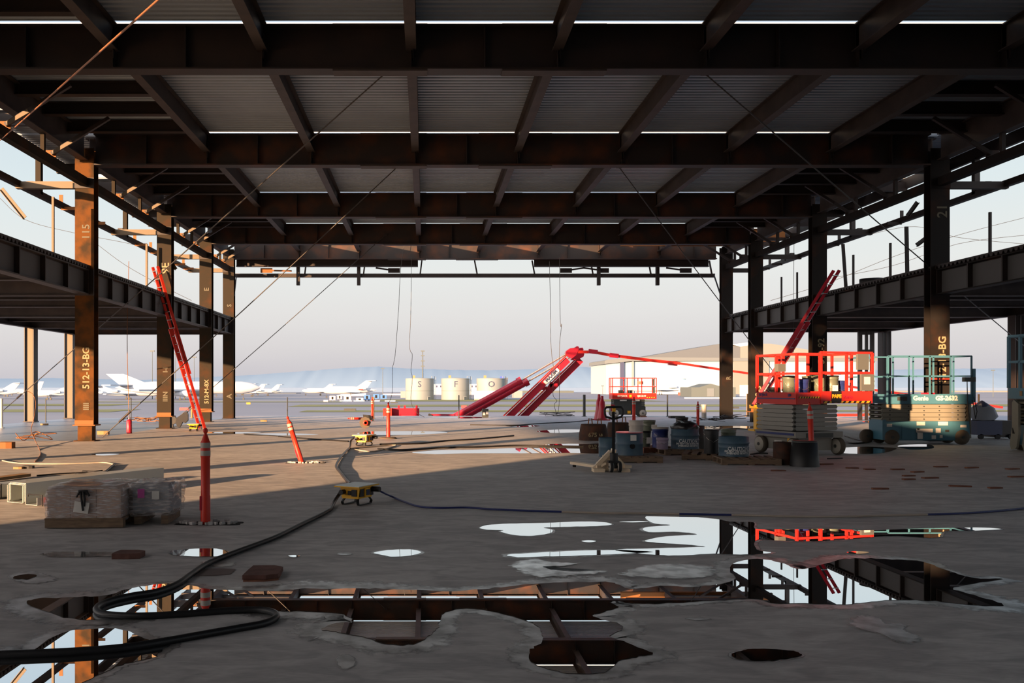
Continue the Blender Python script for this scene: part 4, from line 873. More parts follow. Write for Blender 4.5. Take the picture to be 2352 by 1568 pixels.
# ---- lift cut by the right picture edge, end on
t = thing('scissor_lift', 'beige and teal scissor lift cut off by the right picture edge', 'scissor lift', (14.42, 20.7, 0), .03, 'scissor lifts')
tray(t, .02, 2.2, 0, .8, 1.27, 1.53, m_blue); rail_set(t, .02, 2.2, 0, .8, 1.53, 2.17, 2.80, 5, 2, m_blue, .03, 'fbl')
stack(t, .05, 2.1, .06, .74, .62, 1.25, 4, m_beige, m_beige)
m = MB(); m.box((1.15,.4,.38),(1.9,.72,.5)); m.build('chassis', m_blue, t)
for s in (.10,.52):
    m = MB(); m.prism([(0,.05),(-.06,.35),(-.06,1.1),(.1,1.2),(.16,1.1),(.16,.5),(.24,.1),(.18,-.02),(.05,0)], (.06,0,0), (-.06,s-.1,.05), (0,1,0),(0,0,1)); m.build('step_plate', m_beige, t)
    m = MB(); m.prism([(0,0),(.07,.0),(.07,.14)], (.01,0,0), (-.07,s-.04,.42), (0,1,0),(0,0,1)); m.build('slot', m_dark, t)
for x in (.3, 1.9): wheel(t, (x,.06,.2), .2, .14, 'Y', m_tire, m_tire); wheel(t, (x,.74,.2), .2, .14, 'Y', m_tire, m_tire)
m = MB(); m.box((-.0,.35,1.4),(.01,.08,.12)); m.build('sticker', m_pine, t); m = MB(); m.box((.48,-.0,.5),(.05,.02,.04)); m.build('marker_lamp', m_or, t)
# ---- small red lift at the slab edge
xs = P(1409, 950, 45).x
t = thing('scissor_lift', 'small red and dark grey scissor lift at the far slab edge', 'scissor lift', (xs, 45.4, 0), 0, 'scissor lifts')
tray(t, .04, 2.32, 0, .8, .93, 1.24, m_red); rail_set(t, .04, 2.32, 0, .8, 1.24, 1.58, 2.03, 3, 2, m_red, .02)
stack(t, .1, 1.75, .06, .74, .52, .92, 4, m_dgrey, m_dgrey)
m = MB(); m.box((.9,.4,.32),(1.75,.7,.42)); m.build('chassis', m_dgrey, t); m = MB(); m.box((.9,-.0,.25),(.16,.02,.14)); m.build('sticker', m_yel, t)
for x in (.2, 1.62): wheel(t, (x,.06,.2), .2, .12, 'Y', m_tire, m_wheelw); wheel(t, (x,.74,.2), .2, .12, 'Y', m_tire, m_wheelw)
m = MB(); m.box((1.62,-.1,.03),(.3,.2,.06)); m.build('wheel_block', m_woodr, t)
text('brand_lettering', 'SKYJACK', .13, m_label, t, MT((.55,-.02,1.09)), .004, .006); text('model_lettering', 'SJIII 3219', .12, m_label, t, MT((1.55,-.02,1.09)), .004, .004)
m = MB(); m.box((.97,-.02,1.09),(.12,.01,.13)); m.build('badge', m_yel, t); m = MB(); m.box((.6,-.0,.86),(.35,.02,.06)); m.box((1.3,0,.86),(.3,.02,.08)); m.build('sticker', m_label, t)
m = MB(); m.box((1.5,.1,1.78),(.3,.1,.16)); m.build('control_box', m_beige, t); m = MB(); m.box((2.2,.1,1.8),(.08,.08,.36)); m.box((2.22,.1,1.42),(.1,.08,.34)); m.build('control_panel', m_dgrey, t)
hazard(t, 1.8, 2.28, -.025, 1.0, .04, 4)
for k, x in enumerate((.5,.62,.95,1.1)): 
    q = Vector((xs+x, 45.8, .99)); m = MB(); m.box(q+Vector((0,0,.2)),(.1,.2,.4)); tag(m.build('battery_pack', m_black), f'{ORD[k]} small black box from left on the small red lift', 'box', 'black boxes on the small red lift')
# ================================================================ RED BOOM LIFTS
def boom(pts, w, h, mat, t, name='boom_section'):
    for a, b in zip(pts[:-1], pts[1:]): m = MB(); m.bar(a, b, w, h); m.build(name, mat, t, True)
t = thing('boom_lift', 'big red articulated boom lift folded beyond the slab edge', 'boom lift', (P(1230,955,52).x, 52, GZ), 0)
D = 50
k1 = P(1318,812,D); f1 = P(1120,1010,D+.6)
for (dx, dy) in ((0,0),(1.1,.9)):
    a = P(1150+dx*30, 975, D+dy); b = P(1304+dx*27, 826, D+dy); m = MB(); m.bar(a, b, .28, .36); m.build('boom_section', m_redd, t, True)
    m = MB(); m.bar(P(1150+dx*30, 975, D+dy-.2)+Vector((-.1,0,.25)), b+Vector((-.1,-.2,.25)), .1, .07); m.build('boom_edge', m_red, t, True)
    a = P(1045+dx*20-10, 962, D+dy); b = P(1194+dx*14, 875+dx*2, D+dy); m = MB(); m.tube([a, b], .19, 16); m.build('hydraulic_cylinder', m_redd, t, True); m = MB(); m.tube([b-(b-a).normalized()*.15, b+(b-a).normalized()*.1], .24, 16); m.build('cylinder_head', m_redd, t, True)
    c = P(1300+dx*16, 813+dx*2, D+dy); m = MB(); m.tube([b, c], .055, 10); m.build('cylinder_rod', m_chrome, t, True)
m = MB()
m.prism([((px-CX)*D/F, CH-(py-CY)*D/F) for px, py in ((1297,812),(1299,806),(1308,800),(1317,799),(1324,795),(1328,797),(1326,806),(1322,815),(1312,823),(1304,820))], (0,.4,0), (0,D-.3,0)); m.build('knuckle', m_redd, t, True)
m = MB(); m.prism([((px-CX)*D/F, CH-(py-CY)*D/F) for px, py in ((1324,804),(1334,798),(1342,797),(1344,801),(1343,806),(1346,812),(1344,818),(1330,826),(1314,826),(1322,815))], (0,.5,0), (0,D+.5,0)); m.build('knuckle', m_redd, t, True)
for a, b in (((1263,886),(1280,884)),((1240,892),(1256,891)),((1258,894),(1268,878))): m = MB(); m.bar(P(*a,D+.4), P(*b,D+.4), .2, .2); m.build('link_bracket', m_redd, t, True)
jp = [P(1326,808,D-.2), P(1362,808,D-.2), P(1400,815,D-.3), P(1500,828,D-.5), P(1560,834,D-.7), P(1660,849,D-.9), P(1740,860,D-1.2), P(1800,867,D-1.4), P(2020,897,D-2), P(2300,935,D-2.6)]
for a, b in zip(jp[:-1], jp[1:]): m = MB(); m.bar(a, b+(b-a).normalized()*.05, .14, .16 if a.x < 13 else .12); m.build('jib_section', m_red, t, True)
for px, py in ((1352,806),(1400,815),(1535,833)): m = MB(); q = P(px,py,D-.45); m.bar(q, q+Vector((.5,0,-.06)), .2, .24); m.build('jib_collar', m_redd, t, True)
ang = math.atan2(141, -160+0) ; 
A = P(1250,880,D-.2); B = P(1282,848,D-.2); dv = (B-A).normalized()
Mtx = Matrix.Translation((A+B)/2+Vector((-.02,-.06,.03))-t.location) @ Matrix.Rotation(math.atan2(dv.z, dv.x)*-1, 4, 'Y') @ Matrix.Rotation(math.pi/2, 4, 'X')
m = MB(); m.bar(A+Vector((.02,-.01,0)), B+Vector((.02,-.01,0)), .03, .24); b = m.build('brand_plate', m_label, t, True)
tx = text('brand_lettering', 'MAXIM', .27, m_slate, t, Mtx, .005, .012)
m = MB(); m.tube([P(1175,948,D+2), P(1322,828,D+2)], .02, 6); m.build('hose', m_cord, t, True)
m = MB(); m.box(P(1160,1005,52), (4.5,2.4,1.2)); m.build('chassis', m_redd, t, True)
for dx in (-1.6,1.6): wheel(t, (dx-1.5,-1.2,.5), .5, .35, 'Y', m_tire, m_redd); wheel(t, (dx-1.5,1.2,.5), .5, .35, 'Y', m_tire, m_redd)
t = thing('boom_lift', 'red boom lift counterweight box standing past the slab edge', 'boom lift', (P(922,957,51).x, 51, GZ))
m = MB(); a = P(880,957,51); b = P(963,937,51); m.box(((a.x+b.x)/2+.25, 51.5, (b.z-1.2)/2+.0), (b.x-a.x-.5, 1.4, b.z+1.2)); m.build('body', m_redd, t, True)
m = MB(); m.box((a.x+.28, 50.9, (b.z-1.0)/2), (.5, 1.2, b.z+1.0)); m.build('side_panel', m_red, t, True)
for px in (916,930,957): m = MB(); m.box(P(px,935.5,50.9), (.12,.12,.24)); m.build('lifting_lug', m_redd, t, True)
for dx in (-.8,.8): wheel(t, (dx,-.4,.5), .5, .35, 'Y', m_tire, m_redd); wheel(t, (dx,1.2,.5), .5, .35, 'Y', m_tire, m_redd)
m = MB(); m.bar(P(985,953,48.3), P(1046,954,48.3), .18, .14); o = m.build('tow_bar', m_redd); tag(o, 'low red bar lying past slab edge left of the boom', 'bar'); m = MB(); m.bar(P(984,951,48.2), P(992,955,48.2), .1, .12); m.build('end_clip', m_black, o, True)
bx(1108, 1122, 939, 962, 44.8, .3, 'electrical_box', m_dgrey, 'small dark electrical pedestal with paper tags by slab edge', 'box'); eb = COL.objects[-1]
for px, py in ((1112,950),(1119,948)): m = MB(); m.box(P(px,py,44.78),(.12,.01,.14)); m.build('paper_tag', m_label, eb, True)
# ================================================================ PALLET JACK
g = G(1409,1084)
t = thing('pallet_jack', 'cream pallet jack with tall black handle parked on slab', 'pallet jack', g, 0)
pp = 2000/g.y
def L(px, py, dy=0.0):
    d = g.y+dy; return Vector(((px-CX)*d/F-g.x, dy, CH-(py-CY)*d/F))
m = MB(); m.bar(L(1409,1040,-.1), L(1409,937,-.35), .05, .05); m.build('handle_shaft', m_black, t)
m = MB(); hl = [(1409,962),(1392,957),(1389,950),(1389,940),(1393,935),(1409,934),(1427,935),(1431,940),(1431,950),(1427,957),(1409,962)]; m.tube([L(x, y, -.35) for x, y in hl], .02, 8); m.build('handle_grip', m_black, t)
m = MB(); m.box(L(1410,941,-.39), (.06,.03,.06)); m.build('warning_tag', m_yel, t)
m = MB(); m.tube([L(1410,1057,0), L(1410,1040,0)], .075, 16); m.tube([L(1411,1075,0), L(1411,1055,0)], .05, 16); m.box(L(1409,1060,0), (.2,.12,.04)); m.build('pump', m_black, t)
for dx in (-.075,.075): wheel(t, (dx+.03,-.02,.1), .1, .055, 'X', m_rubber, m_refl)
m = MB()
for pa, pb in (((1402,1036,.25),(1362,1078,.25)), ((1404,1038,.25),(1441,1079,.25))): m.bar(L(*pa), L(*pb), .09, .07)
m.bar(L(1404,1033,.25), L(1414,1036,.25), .1, .06); m.bar(L(1366,1079,.25), L(1440,1079,.25), .05, .06); m.bar(L(1372,1076,.25), L(1392,1063,.2), .05, .04); m.box(L(1400,1062,.28), (.26,.02,.28)); m.box(L(1374,1079,.1), (.2,.25,.06)); m.box(L(1434,1079,.1), (.16,.25,.06)); m.build('frame', m_cream, t)
for px0, px1, y0, y1 in ((1380,1317,1080,1070),(1443,1391,1080,1074)):
    a = L(px0, y0, .2); b = G(px1, 1075) - g; 
    m = MB(); b = Vector((a.x-.36, 1.05, a.z)); a.z = b.z = .08
    m.bar(a, b, .16, .05); f = m.build('fork', m_cream, t); m = MB(); m.cyl(b+Vector((-.03,-.1,-.04)), .035, .06, 10, 'X'); m.build('load_roller', m_rubber, f)
# ================================================================ DRUMS, BUCKETS, PALLETS
def pallet(c, rz, w=1.2, d=1.0, mat=None, lab='', n=6, h=.13):
    t = thing('wooden_pallet', lab, 'pallet', c, rz, 'pallets under the drums'); mat = mat or m_wood
    for k in range(3): m = MB(); m.box((0, (-.5+k*.5)*(d-.1), h*.5), (w, .09, h*.66)); m.build('stringer', mat, t)
    for k in range(n): m = MB(); m.box(((-.5+k/(n-1))*(w-.12), 0, h-.012), (.12, d, .024)); m.build('deck_board', mat, t)
    for k in range(3): m = MB(); m.box(((-.5+k*.5)*(w-.12), 0, .012), (.12, d, .024)); m.build('bottom_board', mat, t)
    return t
def drum(loc, r, h, mat, lab, caution=False, rz=0, bag=False, label_=False, hole=False):
    t = thing('cut_drum', lab, 'drum', loc, rz, 'cut steel drums'); m = MB()
    m.lathe([(r,0),(r,.02),(r*.985,.03),(r*.985,h*.42),(r*1.02,h*.45),(r*.985,h*.48),(r*.985,h*.62),(r*1.03,h*.66),(r*1.03,h*.70),(r*.985,h*.74),(r*.985,h),(r*.95,h),(r*.95,h*.5),(.01,h*.5)] if caution else [(r,0),(r*.985,.03),(r*.985,h*.48),(r*1.02,h*.52),(r*.985,h*.56),(r*.985,h),(r*.95,h),(r*.95,h*.6),(.01,h*.6)], (0,0,0), 32)
    m.build('shell', mat, t)
    if caution:
        for s, z, sz in (('CAUTION', h*.40, .105), ('DO NOT USE BARREL FOR', h*.27, .052), ('OVERHEAD MONITOR', h*.165, .052)):
            cu = text('caution_lettering', s, sz, m_cw, t, Matrix.Identity(4), .001, .002, sx=.95)
            for vtx in cu.data.vertices:
                a = vtx.co.x/r; rr = r*1.005+vtx.co.z; zz = vtx.co.y+z; vtx.co = Vector((math.sin(a)*rr, -math.cos(a)*rr, zz))
    if bag:
        m = MB(); random.seed(5); pr = [(r*.93,h*.9),(r*.98,h+.03),(r*.8,h+.12),(r*.5,h+.16),(.01,h+.13)]; m.lathe(pr, (0,0,0), 18)
        for vtx in m.v: vtx += Vector((random.uniform(-.03,.03), random.uniform(-.03,.03), random.uniform(-.025,.03)))
        m.build('bin_liner', m_bagb, t)
    if label_: m = MB(); m.box((label_, -r*.99, h*.8), (.12,.03,.12)); m.build('paper_label', m_label, t)
    if hole: m = MB(); m.cyl((0,-r*1.01,h*.42), .055, .03, 18, 'Y'); m.build('bung_hole', m_dark, t); m = MB(); m.lathe([(r*.97,0),(r*.97,.02)], (0,0,h), 28); m.build('red_rim', m_redd, t)
    return t
pallet(Vector((P(1454,1050,18.3).x, 18.3, 0)), .05, .95, 1.0, None, 'grey pallet under the blue drum with round hole')
drum(Vector((P(1444,1045,18.4).x, 18.35, .13)), .285, .46, m_dblue, 'blue cut drum with round hole and paper label behind the pallet jack', label_=.02, hole=True)
drum(Vector((P(1403,1040,19.4).x, 19.5, 0)), .25, .42, m_dblue, 'pale blue drum half hidden behind the pallet jack mast')
bucket(Vector((P(1461,1000,19.9).x, 19.9, 0)), .16, .78, m_wbkt, 'off-white tall bucket standing behind the blue holed drum', None, 'buckets among the drums', -.02)
bucket(Vector((P(1487,1020,20.6).x, 20.9, .13)), .155, .36, m_gbkt, 'dark green bucket, lower one of the left pair', m_black, 'buckets among the drums', .08)
bucket(Vector((P(1489,1020,20.9).x, 20.9, .51)), .165, .24, m_gbkt, 'grey green bucket stacked on top of the left pair', None, 'buckets among the drums', .1)
pallet(Vector((P(1500,1030,20.9).x, 20.9, 0)), .2, .9, .9, m_woodr, 'reddish pallet under the green and blue buckets')
bucket(Vector((P(1520,1020,20.4).x, 20.55, .13)), .19, .47, m_navy, 'navy blue bucket behind the lavender bucket', m_wbkt, 'buckets among the drums')
bucket(Vector((P(1524,1022,19.9).x, 20.0, 0.13)), .135, .25, m_lav, 'lavender bucket in front of the navy bucket', None, 'buckets among the drums')
bucket(Vector((P(1520,975,23.0).x, 21.2, .60)), .145, .21, m_black, 'black bucket on top behind the navy bucket', None, 'buckets among the drums')
pallet(Vector((P(1558,1043,20.2).x, 20.3, 0)), .1, .9, .9, None, 'grey pallet under the drum lined with black bag')
drum(Vector((P(1573,1038,20.2).x, 20.2, .13)), .315, .46, m_dblue, 'blue grey CAUTION drum lined with black bag', True, .0, True)
drum(Vector((P(1600,1030,21).x, 21.1, 0)), .22, .62, m_dgrey, 'narrow dark drum right behind the bag-lined CAUTION drum')
pallet(Vector((P(1640,1060,18.6).x, 18.9, 0)), -.35, 1.1, 1.0, m_wood, 'left wooden pallet under the tall black bucket')
pallet(Vector((P(1720,1070,17.6).x, 17.75, 0)), -.12, 1.15, .9, None, 'front wooden pallet under the right CAUTION drum')
bucket(Vector((P(1637,1047,18.6).x, 18.7, .13)), .155, .50, m_black, 'tall black bucket between the two CAUTION drums', None, 'buckets among the drums', ribs=False)
bucket(Vector((P(1675,1000,18.9).x, 18.95, .13)), .155, .50, m_gbkt, 'grey green bucket behind the right CAUTION drum', None, 'buckets among the drums', .07)
drum(Vector((P(1691,1054,17.9).x, 18.05, .13)), .30, .40, m_dblue, 'blue CAUTION drum at the right end of the pallets', True, .02)
drum(Vector((P(1808,1064,17.3).x, 17.5, 0)), .19, .45, m_rdrum, 'rust brown drum beside the black flared bin')
m = MB(); random.seed(2)
t = thing('flared_bin', 'black flared bin holding leaning orange delineator', 'bin', (P(1848,1070,17.1).x, 17.1, 0)); m.lathe([(.275,0),(.235,.49),(.215,.49),(.20,.1),(.01,.1)], (0,0,0), 28); m.build('shell', m_black, t)
m = MB(); m.lathe([(.238,.47),(.24,.5),(.21,.5)], (0,0,0), 28); m.build('rim', m_dgrey, t)
def weight(px, py, w, h, lab, mat, txt):
    g = G(px, py); t = thing('crane_counterweight', lab, 'weight', g, 0, 'crane counterweights'); 
    m = MB(); m.lathe([(w/2,0),(w/2,h*.35),(w*.44,h*.9),(w*.42,h),(.01,h)], (0,w*.4,0), 28); m.build('body', mat, t)
    m = MB(); m.box((w*.12,-.02+.1,h*.8),(.09,.04,.1)); m.build('weld_plate', m_orange, t); m = MB(); m.cyl((w*.12,.05,h*.8),.02,.05,10,'Y'); m.build('bolt', m_dark, t)
    for x in (-.15,.12): m = MB(); m.tube([(x,w*.4,h-.02),(x+.02,w*.4,h+.16),(x+.1,w*.4,h+.16),(x+.12,w*.4,h-.02)], .018, 6); m.build('lifting_loop', m_wireo, t)
    if txt:
        for s, sz, x in (('675', .17, -.1), ('LB', .09, .14)):
            text('weight_lettering', s, sz, m_chalk, t, MT((x, -.115+.4*w-.0 - (w/2-.118) - .0, h*.36)), .004, .004)
    return t
weight(1368, 1012, .84, .47, 'black round counterweight stencilled 675 LB', m_rdrum, True)
weight(1425, 1004, .74, .45, 'rust red counterweight behind the pallet jack handle', m_rdrum, False)
# far small things on the slab
m = MB(); c = G(297,995); t = thing('gas_cylinder', 'small red cylinder standing under the hanging rusty cable', 'cylinder', c); m.lathe([(.085,0),(.09,.02),(.09,.42),(.07,.45),(.03,.46),(.03,.50)], (0,0,0), 20); m.build('body', m_redd, t); m = MB(); m.cyl((0,0,.49), .035, .04, 12); m.build('valve', m_chrome, t)
t = thing('cable_reel', 'black round reel leaning on the second left column', 'reel', G(396,981)); m = MB(); m.lathe([(.17,0),(.17,.12)], (0,-.05,.28), 24, 'Y'); m.build('drum', m_black, t); m = MB(); m.box((0,0,.06),(.08,.1,.12)); m.build('foot', m_black, t)
t = thing('jacket', 'dark jacket draped on a bar right of the second left column', 'clothing', G(419,984)); m = MB(); m.prism([(-.22,.38),(.16,.62),(.2,.5),(.2,.28),(.1,.18),(.0,.22),(-.06,.1),(-.12,-.0),(-.18,.02),(-.26,.2)], (0,.14,0), (0,0,.03)); o = m.build('cloth', m_bagb, t)
m = MB(); m.bar((.1,.05,.55),(.55,.05,.95),.03,.03); m.build('bar', m_steel, t)
def powerbox(c, rz, lab, s=1.0, legs=True):
    t = thing('power_box', lab, 'power box', c, rz, 'yellow temporary power boxes'); t.scale = (s,)*3
    m = MB(); m.prism([(-.125,.095),(.125,.095),(.15,.245),(-.15,.245)], (0,.34,0), (0,-.17,0)); m.build('housing', m_yel, t)
    m = MB(); m.box((0,0,.252),(.39,.50,.014)); b = m.build('top_rim', m_yel, t); m = MB(); m.box((0,0,.262),(.365,.475,.010)); m.build('top_plate', m_ltgrey, b)
    for x, w in ((-.0,.045),(.07,.075)): m = MB(); m.box((x,-.175,.17),(w,.02,.085 if w > .05 else .055)); m.build('outlet', m_black, t)
    for y in (-.115,.125): m = MB(); m.box((.142,y,.172),(.03,.075,.10)); m.build('breaker_cover', m_black, t)
    m = MB(); m.box((.15,.0,.172),(.04,.12,.11)); q = m.build('meter_frame', m_yel, t); m = MB(); m.box((.173,.0,.172),(.01,.085,.075)); m.build('meter_glass', m_slate, q)
    m = MB(); m.cyl((-.09,-.25,.18),.033,.09,14,'Y'); m.build('inlet_plug', m_black, t); m = MB(); m.cyl((.15,.14,.20),.035,.12,14,'X'); m.build('plug', m_black, t)
    if legs:
        for x in (-.10,.10):
            m = MB()
            L_ = [(x,-.13,.10),(x*1.2,-.17,.05),(x*1.2,-.15,.014),(x*1.2,-.05,.012),(x*1.2,.05,.012),(x*1.2,.15,.014),(x*1.2,.17,.05),(x,.13,.10)]
            for a_, b_ in zip(L_[:-1], L_[1:]): m.bar(a_, b_, .035, .014)
            m.build('skid_leg', m_black, t)
    return t
g = G(822,1160); powerbox(Vector((g.x-.02, g.y+.09, 0)), -math.radians(28), 'near yellow power box on black skid legs')
g = G(836,1024); powerbox(Vector((g.x, g.y+.1, 0)), math.radians(-24), 'small yellow power box farther back with looped cords', 1.12)
g = G(445,990); powerbox(Vector((g.x, g.y, 0)), math.radians(8), 'yellow power box beside the foot of the left ladder', 1.0, True)
# stretch wrapped load
g = G(192,1214); t = thing('wrapped_pallet_load', 'stretch-wrapped cardboard load on a pallet at lower left', 'pallet load', (g.x, g.y, 0), math.radians(3))
m = MB()
for k, (x0, x1) in enumerate(((-.40,-.15),(-.15,.13),(.13,.40))):
    m = MB(); m.box(((x0+x1)/2,.42,.27),(x1-x0-.006,.80,.32)); m.build('carton', m_card, t)
for y in (.06,.42,.78): m = MB(); m.box((0,y,.055),(.84,.10,.09)); m.build('pallet_board', m_wood, t)
m = MB(); m.box((0,.42,.105),(.84,.84,.02)); m.build('pallet_deck', m_wood, t)
def wrapshell(x0, x1, y0, y1, z0, z1, amp, seed):
    bm = bmesh.new(); bmesh.ops.create_cube(bm, size=1); bmesh.ops.subdivide_edges(bm, edges=bm.edges, cuts=14, use_grid_fill=True)
    for vv in bm.verts:
        n = mnoise.noise(Vector((vv.co.x*5, vv.co.y*5+seed, vv.co.z*9)))*amp
        e = 1.0 - .07*max(0, abs(vv.co.z*2)**4)
        vv.co = Vector(((x0+x1)/2+vv.co.x*(x1-x0)*e*(1+n), (y0+y1)/2+vv.co.y*(y1-y0)*e*(1+n), (z0+z1)/2+vv.co.z*(z1-z0)*(1+n*1.1)))
    m = MB(); bm.verts.index_update(); m.add([v_.co.copy() for v_ in bm.verts], [tuple(v_.index for v_ in f.verts) for f in bm.faces], True); bm.free(); return m
wrapshell(-.42,.42,-.0,.85,.06,.46,.05,0).build('stretch_wrap', m_wrap, t)
m = MB(); m.box((-.0,-.012,.40),(.10,.02,.05)); m.tube([(-.03,-.02,.42),(-.01,-.03,.3),(0,-.02,.2)], .012, 6); m.tube([(.0,-.02,.41),(.02,-.03,.33),(.01,-.02,.25)], .014, 6); m.tube([(-.07,-.02,.35),(-.03,-.03,.42),(.04,-.03,.42),(.07,-.02,.36)], .012, 6); m.build('strap_knot', m_black, t)
m = MB(); m.box((-.02,-.014,.235),(.16,.006,.12),M=Matrix.Rotation(.15,3,'Y')); m.build('shipping_label', m_label, t)
# second wrapped load just behind to the right
t = thing('wrapped_pallet_load', 'plastic-wrapped bundle with pink label behind the cardboard load', 'pallet load', (g.x+.655, g.y+.27, 0), math.radians(3)); 
m = MB(); m.box((0,.3,.28),(.40,.62,.28)); m.build('carton', m_tarp, t)
for x in (-.15,.15): m = MB(); m.box((x,.3,.06),(.08,.6,.1)); m.build('pallet_board', m_wood, t)
wrapshell(-.24,.24,-.03,.63,.1,.47,.09,4).build('stretch_wrap', m_wrap, t)
m = MB(); m.box((-.10,-.045,.36),(.075,.006,.1)); m.build('pink_label', m_pink, t); m = MB(); m.box((.06,-.045,.34),(.08,.006,.09)); m.build('white_label', m_label, t)
# galvanised channel bundles
def channels(a, b, lab, w=.30, h=.20, n=3):
    a = Vector(a); b = Vector(b); t = thing('metal_channel_bundle', lab, 'metal channels', a, 0, 'galvanised channel bundles'); u_ = (b-a).normalized(); r_ = Vector((u_.y,-u_.x,0))
    for k in range(n):
        o_ = r_*(k-(n-1)/2)*.022+Vector((0,0,.02+k*.012)); m = MB()
        m.bar(a+o_-r_*w/2+Vector((0,0,h/2)), b+o_-r_*w/2+Vector((0,0,h/2)), .006, h); m.bar(a+o_+r_*w/2+Vector((0,0,h/2)), b+o_+r_*w/2+Vector((0,0,h/2)), .006, h); m.bar(a+o_+Vector((0,0,h if k else .004)), b+o_+Vector((0,0,h if k else .004)), w, .006)
        m.build('channel', m_galv, t, True)
    for q in (.12,.8):
        c = a+(b-a)*q; m = MB(); m.tube([c-r_*(w/2+.03)+Vector((0,0,.01)), c-r_*(w/2+.03)+Vector((0,0,h+.05)), c+r_*(w/2+.03)+Vector((0,0,h+.05)), c+r_*(w/2+.03)+Vector((0,0,.01))], .008, 5); m.build('strap', m_black, t, True)
    m = MB(); c = a+(b-a)*.55; m.box(c+r_*(w/2+.035)+Vector((0,0,h*.6)), (.25,.01,.12), rz=math.atan2(u_.y,u_.x)); m.build('orange_tag', m_or, t, True)
g1 = G(38,1158); channels((g1.x,g1.y,0), (g1.x+1.15,g1.y+2.2,0), 'bundle of long grey metal channels behind the wrapped load', .30, .23, 4)
g1 = G(70,1163); channels((g1.x+.02,g1.y-.02,0), (g1.x+.25,g1.y+.4,0), 'short low grey channel in front of the long bundle', .22, .10, 1)
g1 = G(-40,1150); channels((g1.x-.1,g1.y,0), (g1.x+.95,g1.y+2.0,0), 'grey metal channel bundle at the left picture edge', .28, .16, 3)
for px0, px1, py, lab in ((0,115,1095,'pale timber plank behind the channel bundles'),):
    a = G(px0-60,py+18); b = G(60,py+2); m = MB(); m.bar(a+Vector((0,0,.05)), b+Vector((0,0,.05)), .2, .05); tag(m.build('timber_plank', m_pine), lab, 'timber')
# ---- scraps on the slab
def scrap(px, py, w, d, h, rz, mat, name, lab, cat='debris', z=0):
    g = G(px, py); m = MB(); random.seed(px); p = []
    n = 7
    for k in range(n):
        a = 2*math.pi*k/n; sx = max(-1, min(1, 1.5*math.cos(a+.4))); sy = max(-1, min(1, 1.5*math.sin(a+.4))); p.append((sx*w/2*random.uniform(.9,1.05), sy*d/2*random.uniform(.88,1.05)))
    c, s = math.cos(rz), math.sin(rz)
    m.prism([(x*c-y*s, x*s+y*c) for x, y in p], (0,0,h), (g.x, g.y+d/2, z), (1,0,0), (0,1,0)); return tag(m.build(name, mat), lab, cat)
scrap(596,1335,.29,.42,.035,.05,m_brick,'board_scrap','reddish flat board near the cable at lower left centre'); scrap(594,1337,.28,.40,.012,0,m_woodr,'board_scrap','thin board under the reddish flat board')
COL.objects[-2].location.z = .013
scrap(288,1284,.25,.20,.05,.0,m_brick,'brick_scrap','dark red brick lying in shallow left puddle')
scrap(478,1323,.34,.30,.006,.1,mk('brown sheet',(.16,.12,.11),.7),'cardboard_sheet','flat brown sheet right of the black cable')
scrap(235,998,.35,.25,.12,.0,m_pine,'timber_block','pale timber block right of the orange column'); scrap(8,1030,.4,.3,.16,.0,m_orange,'timber_block','orange brown block at left picture edge'); scrap(40,1077,.16,.1,.04,0,m_pine,'timber_block','small pale wood scrap at far left'); scrap(62,1076,.2,.12,.05,0,m_black,'strap_scrap','small black strap scrap at far left')
scrap(100,976,.3,.2,.06,0,m_pine,'timber_block','tiny pale block on left deck'); scrap(605,968,.3,.2,.07,0,m_pine,'timber_block','pale block near the far left slab edge')
for k, (px, py) in enumerate(((2025,1124),(2000,1079),(2065,1079),(2090,1094),(2165,1073),(2210,1118),(2290,1122),(2235,1075),(2330,1078),(2340,1096),(1960,1076),(1900,1067),(1790,1082),(2090,1102),(2140,1099),(2110,1085))):
    scrap(px, py, random.uniform(.2,.32), .1, .02, random.uniform(-.3,.3), m_woodr, 'wood_scrap', 'thin brown wood scrap '+['lying alone left of the others nearest the camera','below the teal lift, upper left','below the middle of teal lift','second row below the teal lift','upper middle right of the teal lift','lower right area','lower right near picture edge','upper row below the right lift','upper row at the picture edge','second row at the picture edge','between the black bin and teal lift','just right of the black bin','in front of the rusty drum','lowest of the cluster, left','lowest of the cluster, right','middle of the cluster'][k])
# broken slab opening round the near delineator, and the one by the leaning post
for (px, py, w, d, lab) in ((474,1206,.72,.26,'dark broken opening in slab around near delineator'), (700,1064,.8,.28,'dark broken opening in slab at foot of leaning delineator')):
    g = G(px, py); random.seed(int(px)); p = []
    for k in range(26):
        a = 2*math.pi*k/26; sx = max(-1,min(1,1.35*math.cos(a))); sy = max(-1,min(1,1.35*math.sin(a))); p.append((sx*w/2+random.uniform(-.02,.02), sy*d/2+random.uniform(-.015,.015)))
    m = MB(); m.prism(p, (0,0,.004), (g.x,g.y+d/2,.0), (1,0,0),(0,1,0)); o = m.build('slab_opening', m_dark); tag(o, lab, 'opening')
    m = MB()
    for k in range(34):
        a = random.uniform(0,6.28); q = Vector((g.x+math.cos(a)*w*.46*random.uniform(.8,1), g.y+d/2+math.sin(a)*d*.46*random.uniform(.8,1), .012)); m.box(q, (random.uniform(.015,.05),)*3, rz=random.random()*3)
    tag(m.build('rubble', m_conc), lab.replace('dark broken opening in', 'loose concrete crumbs on').replace('around','around the'), 'rubble', None, 'stuff')
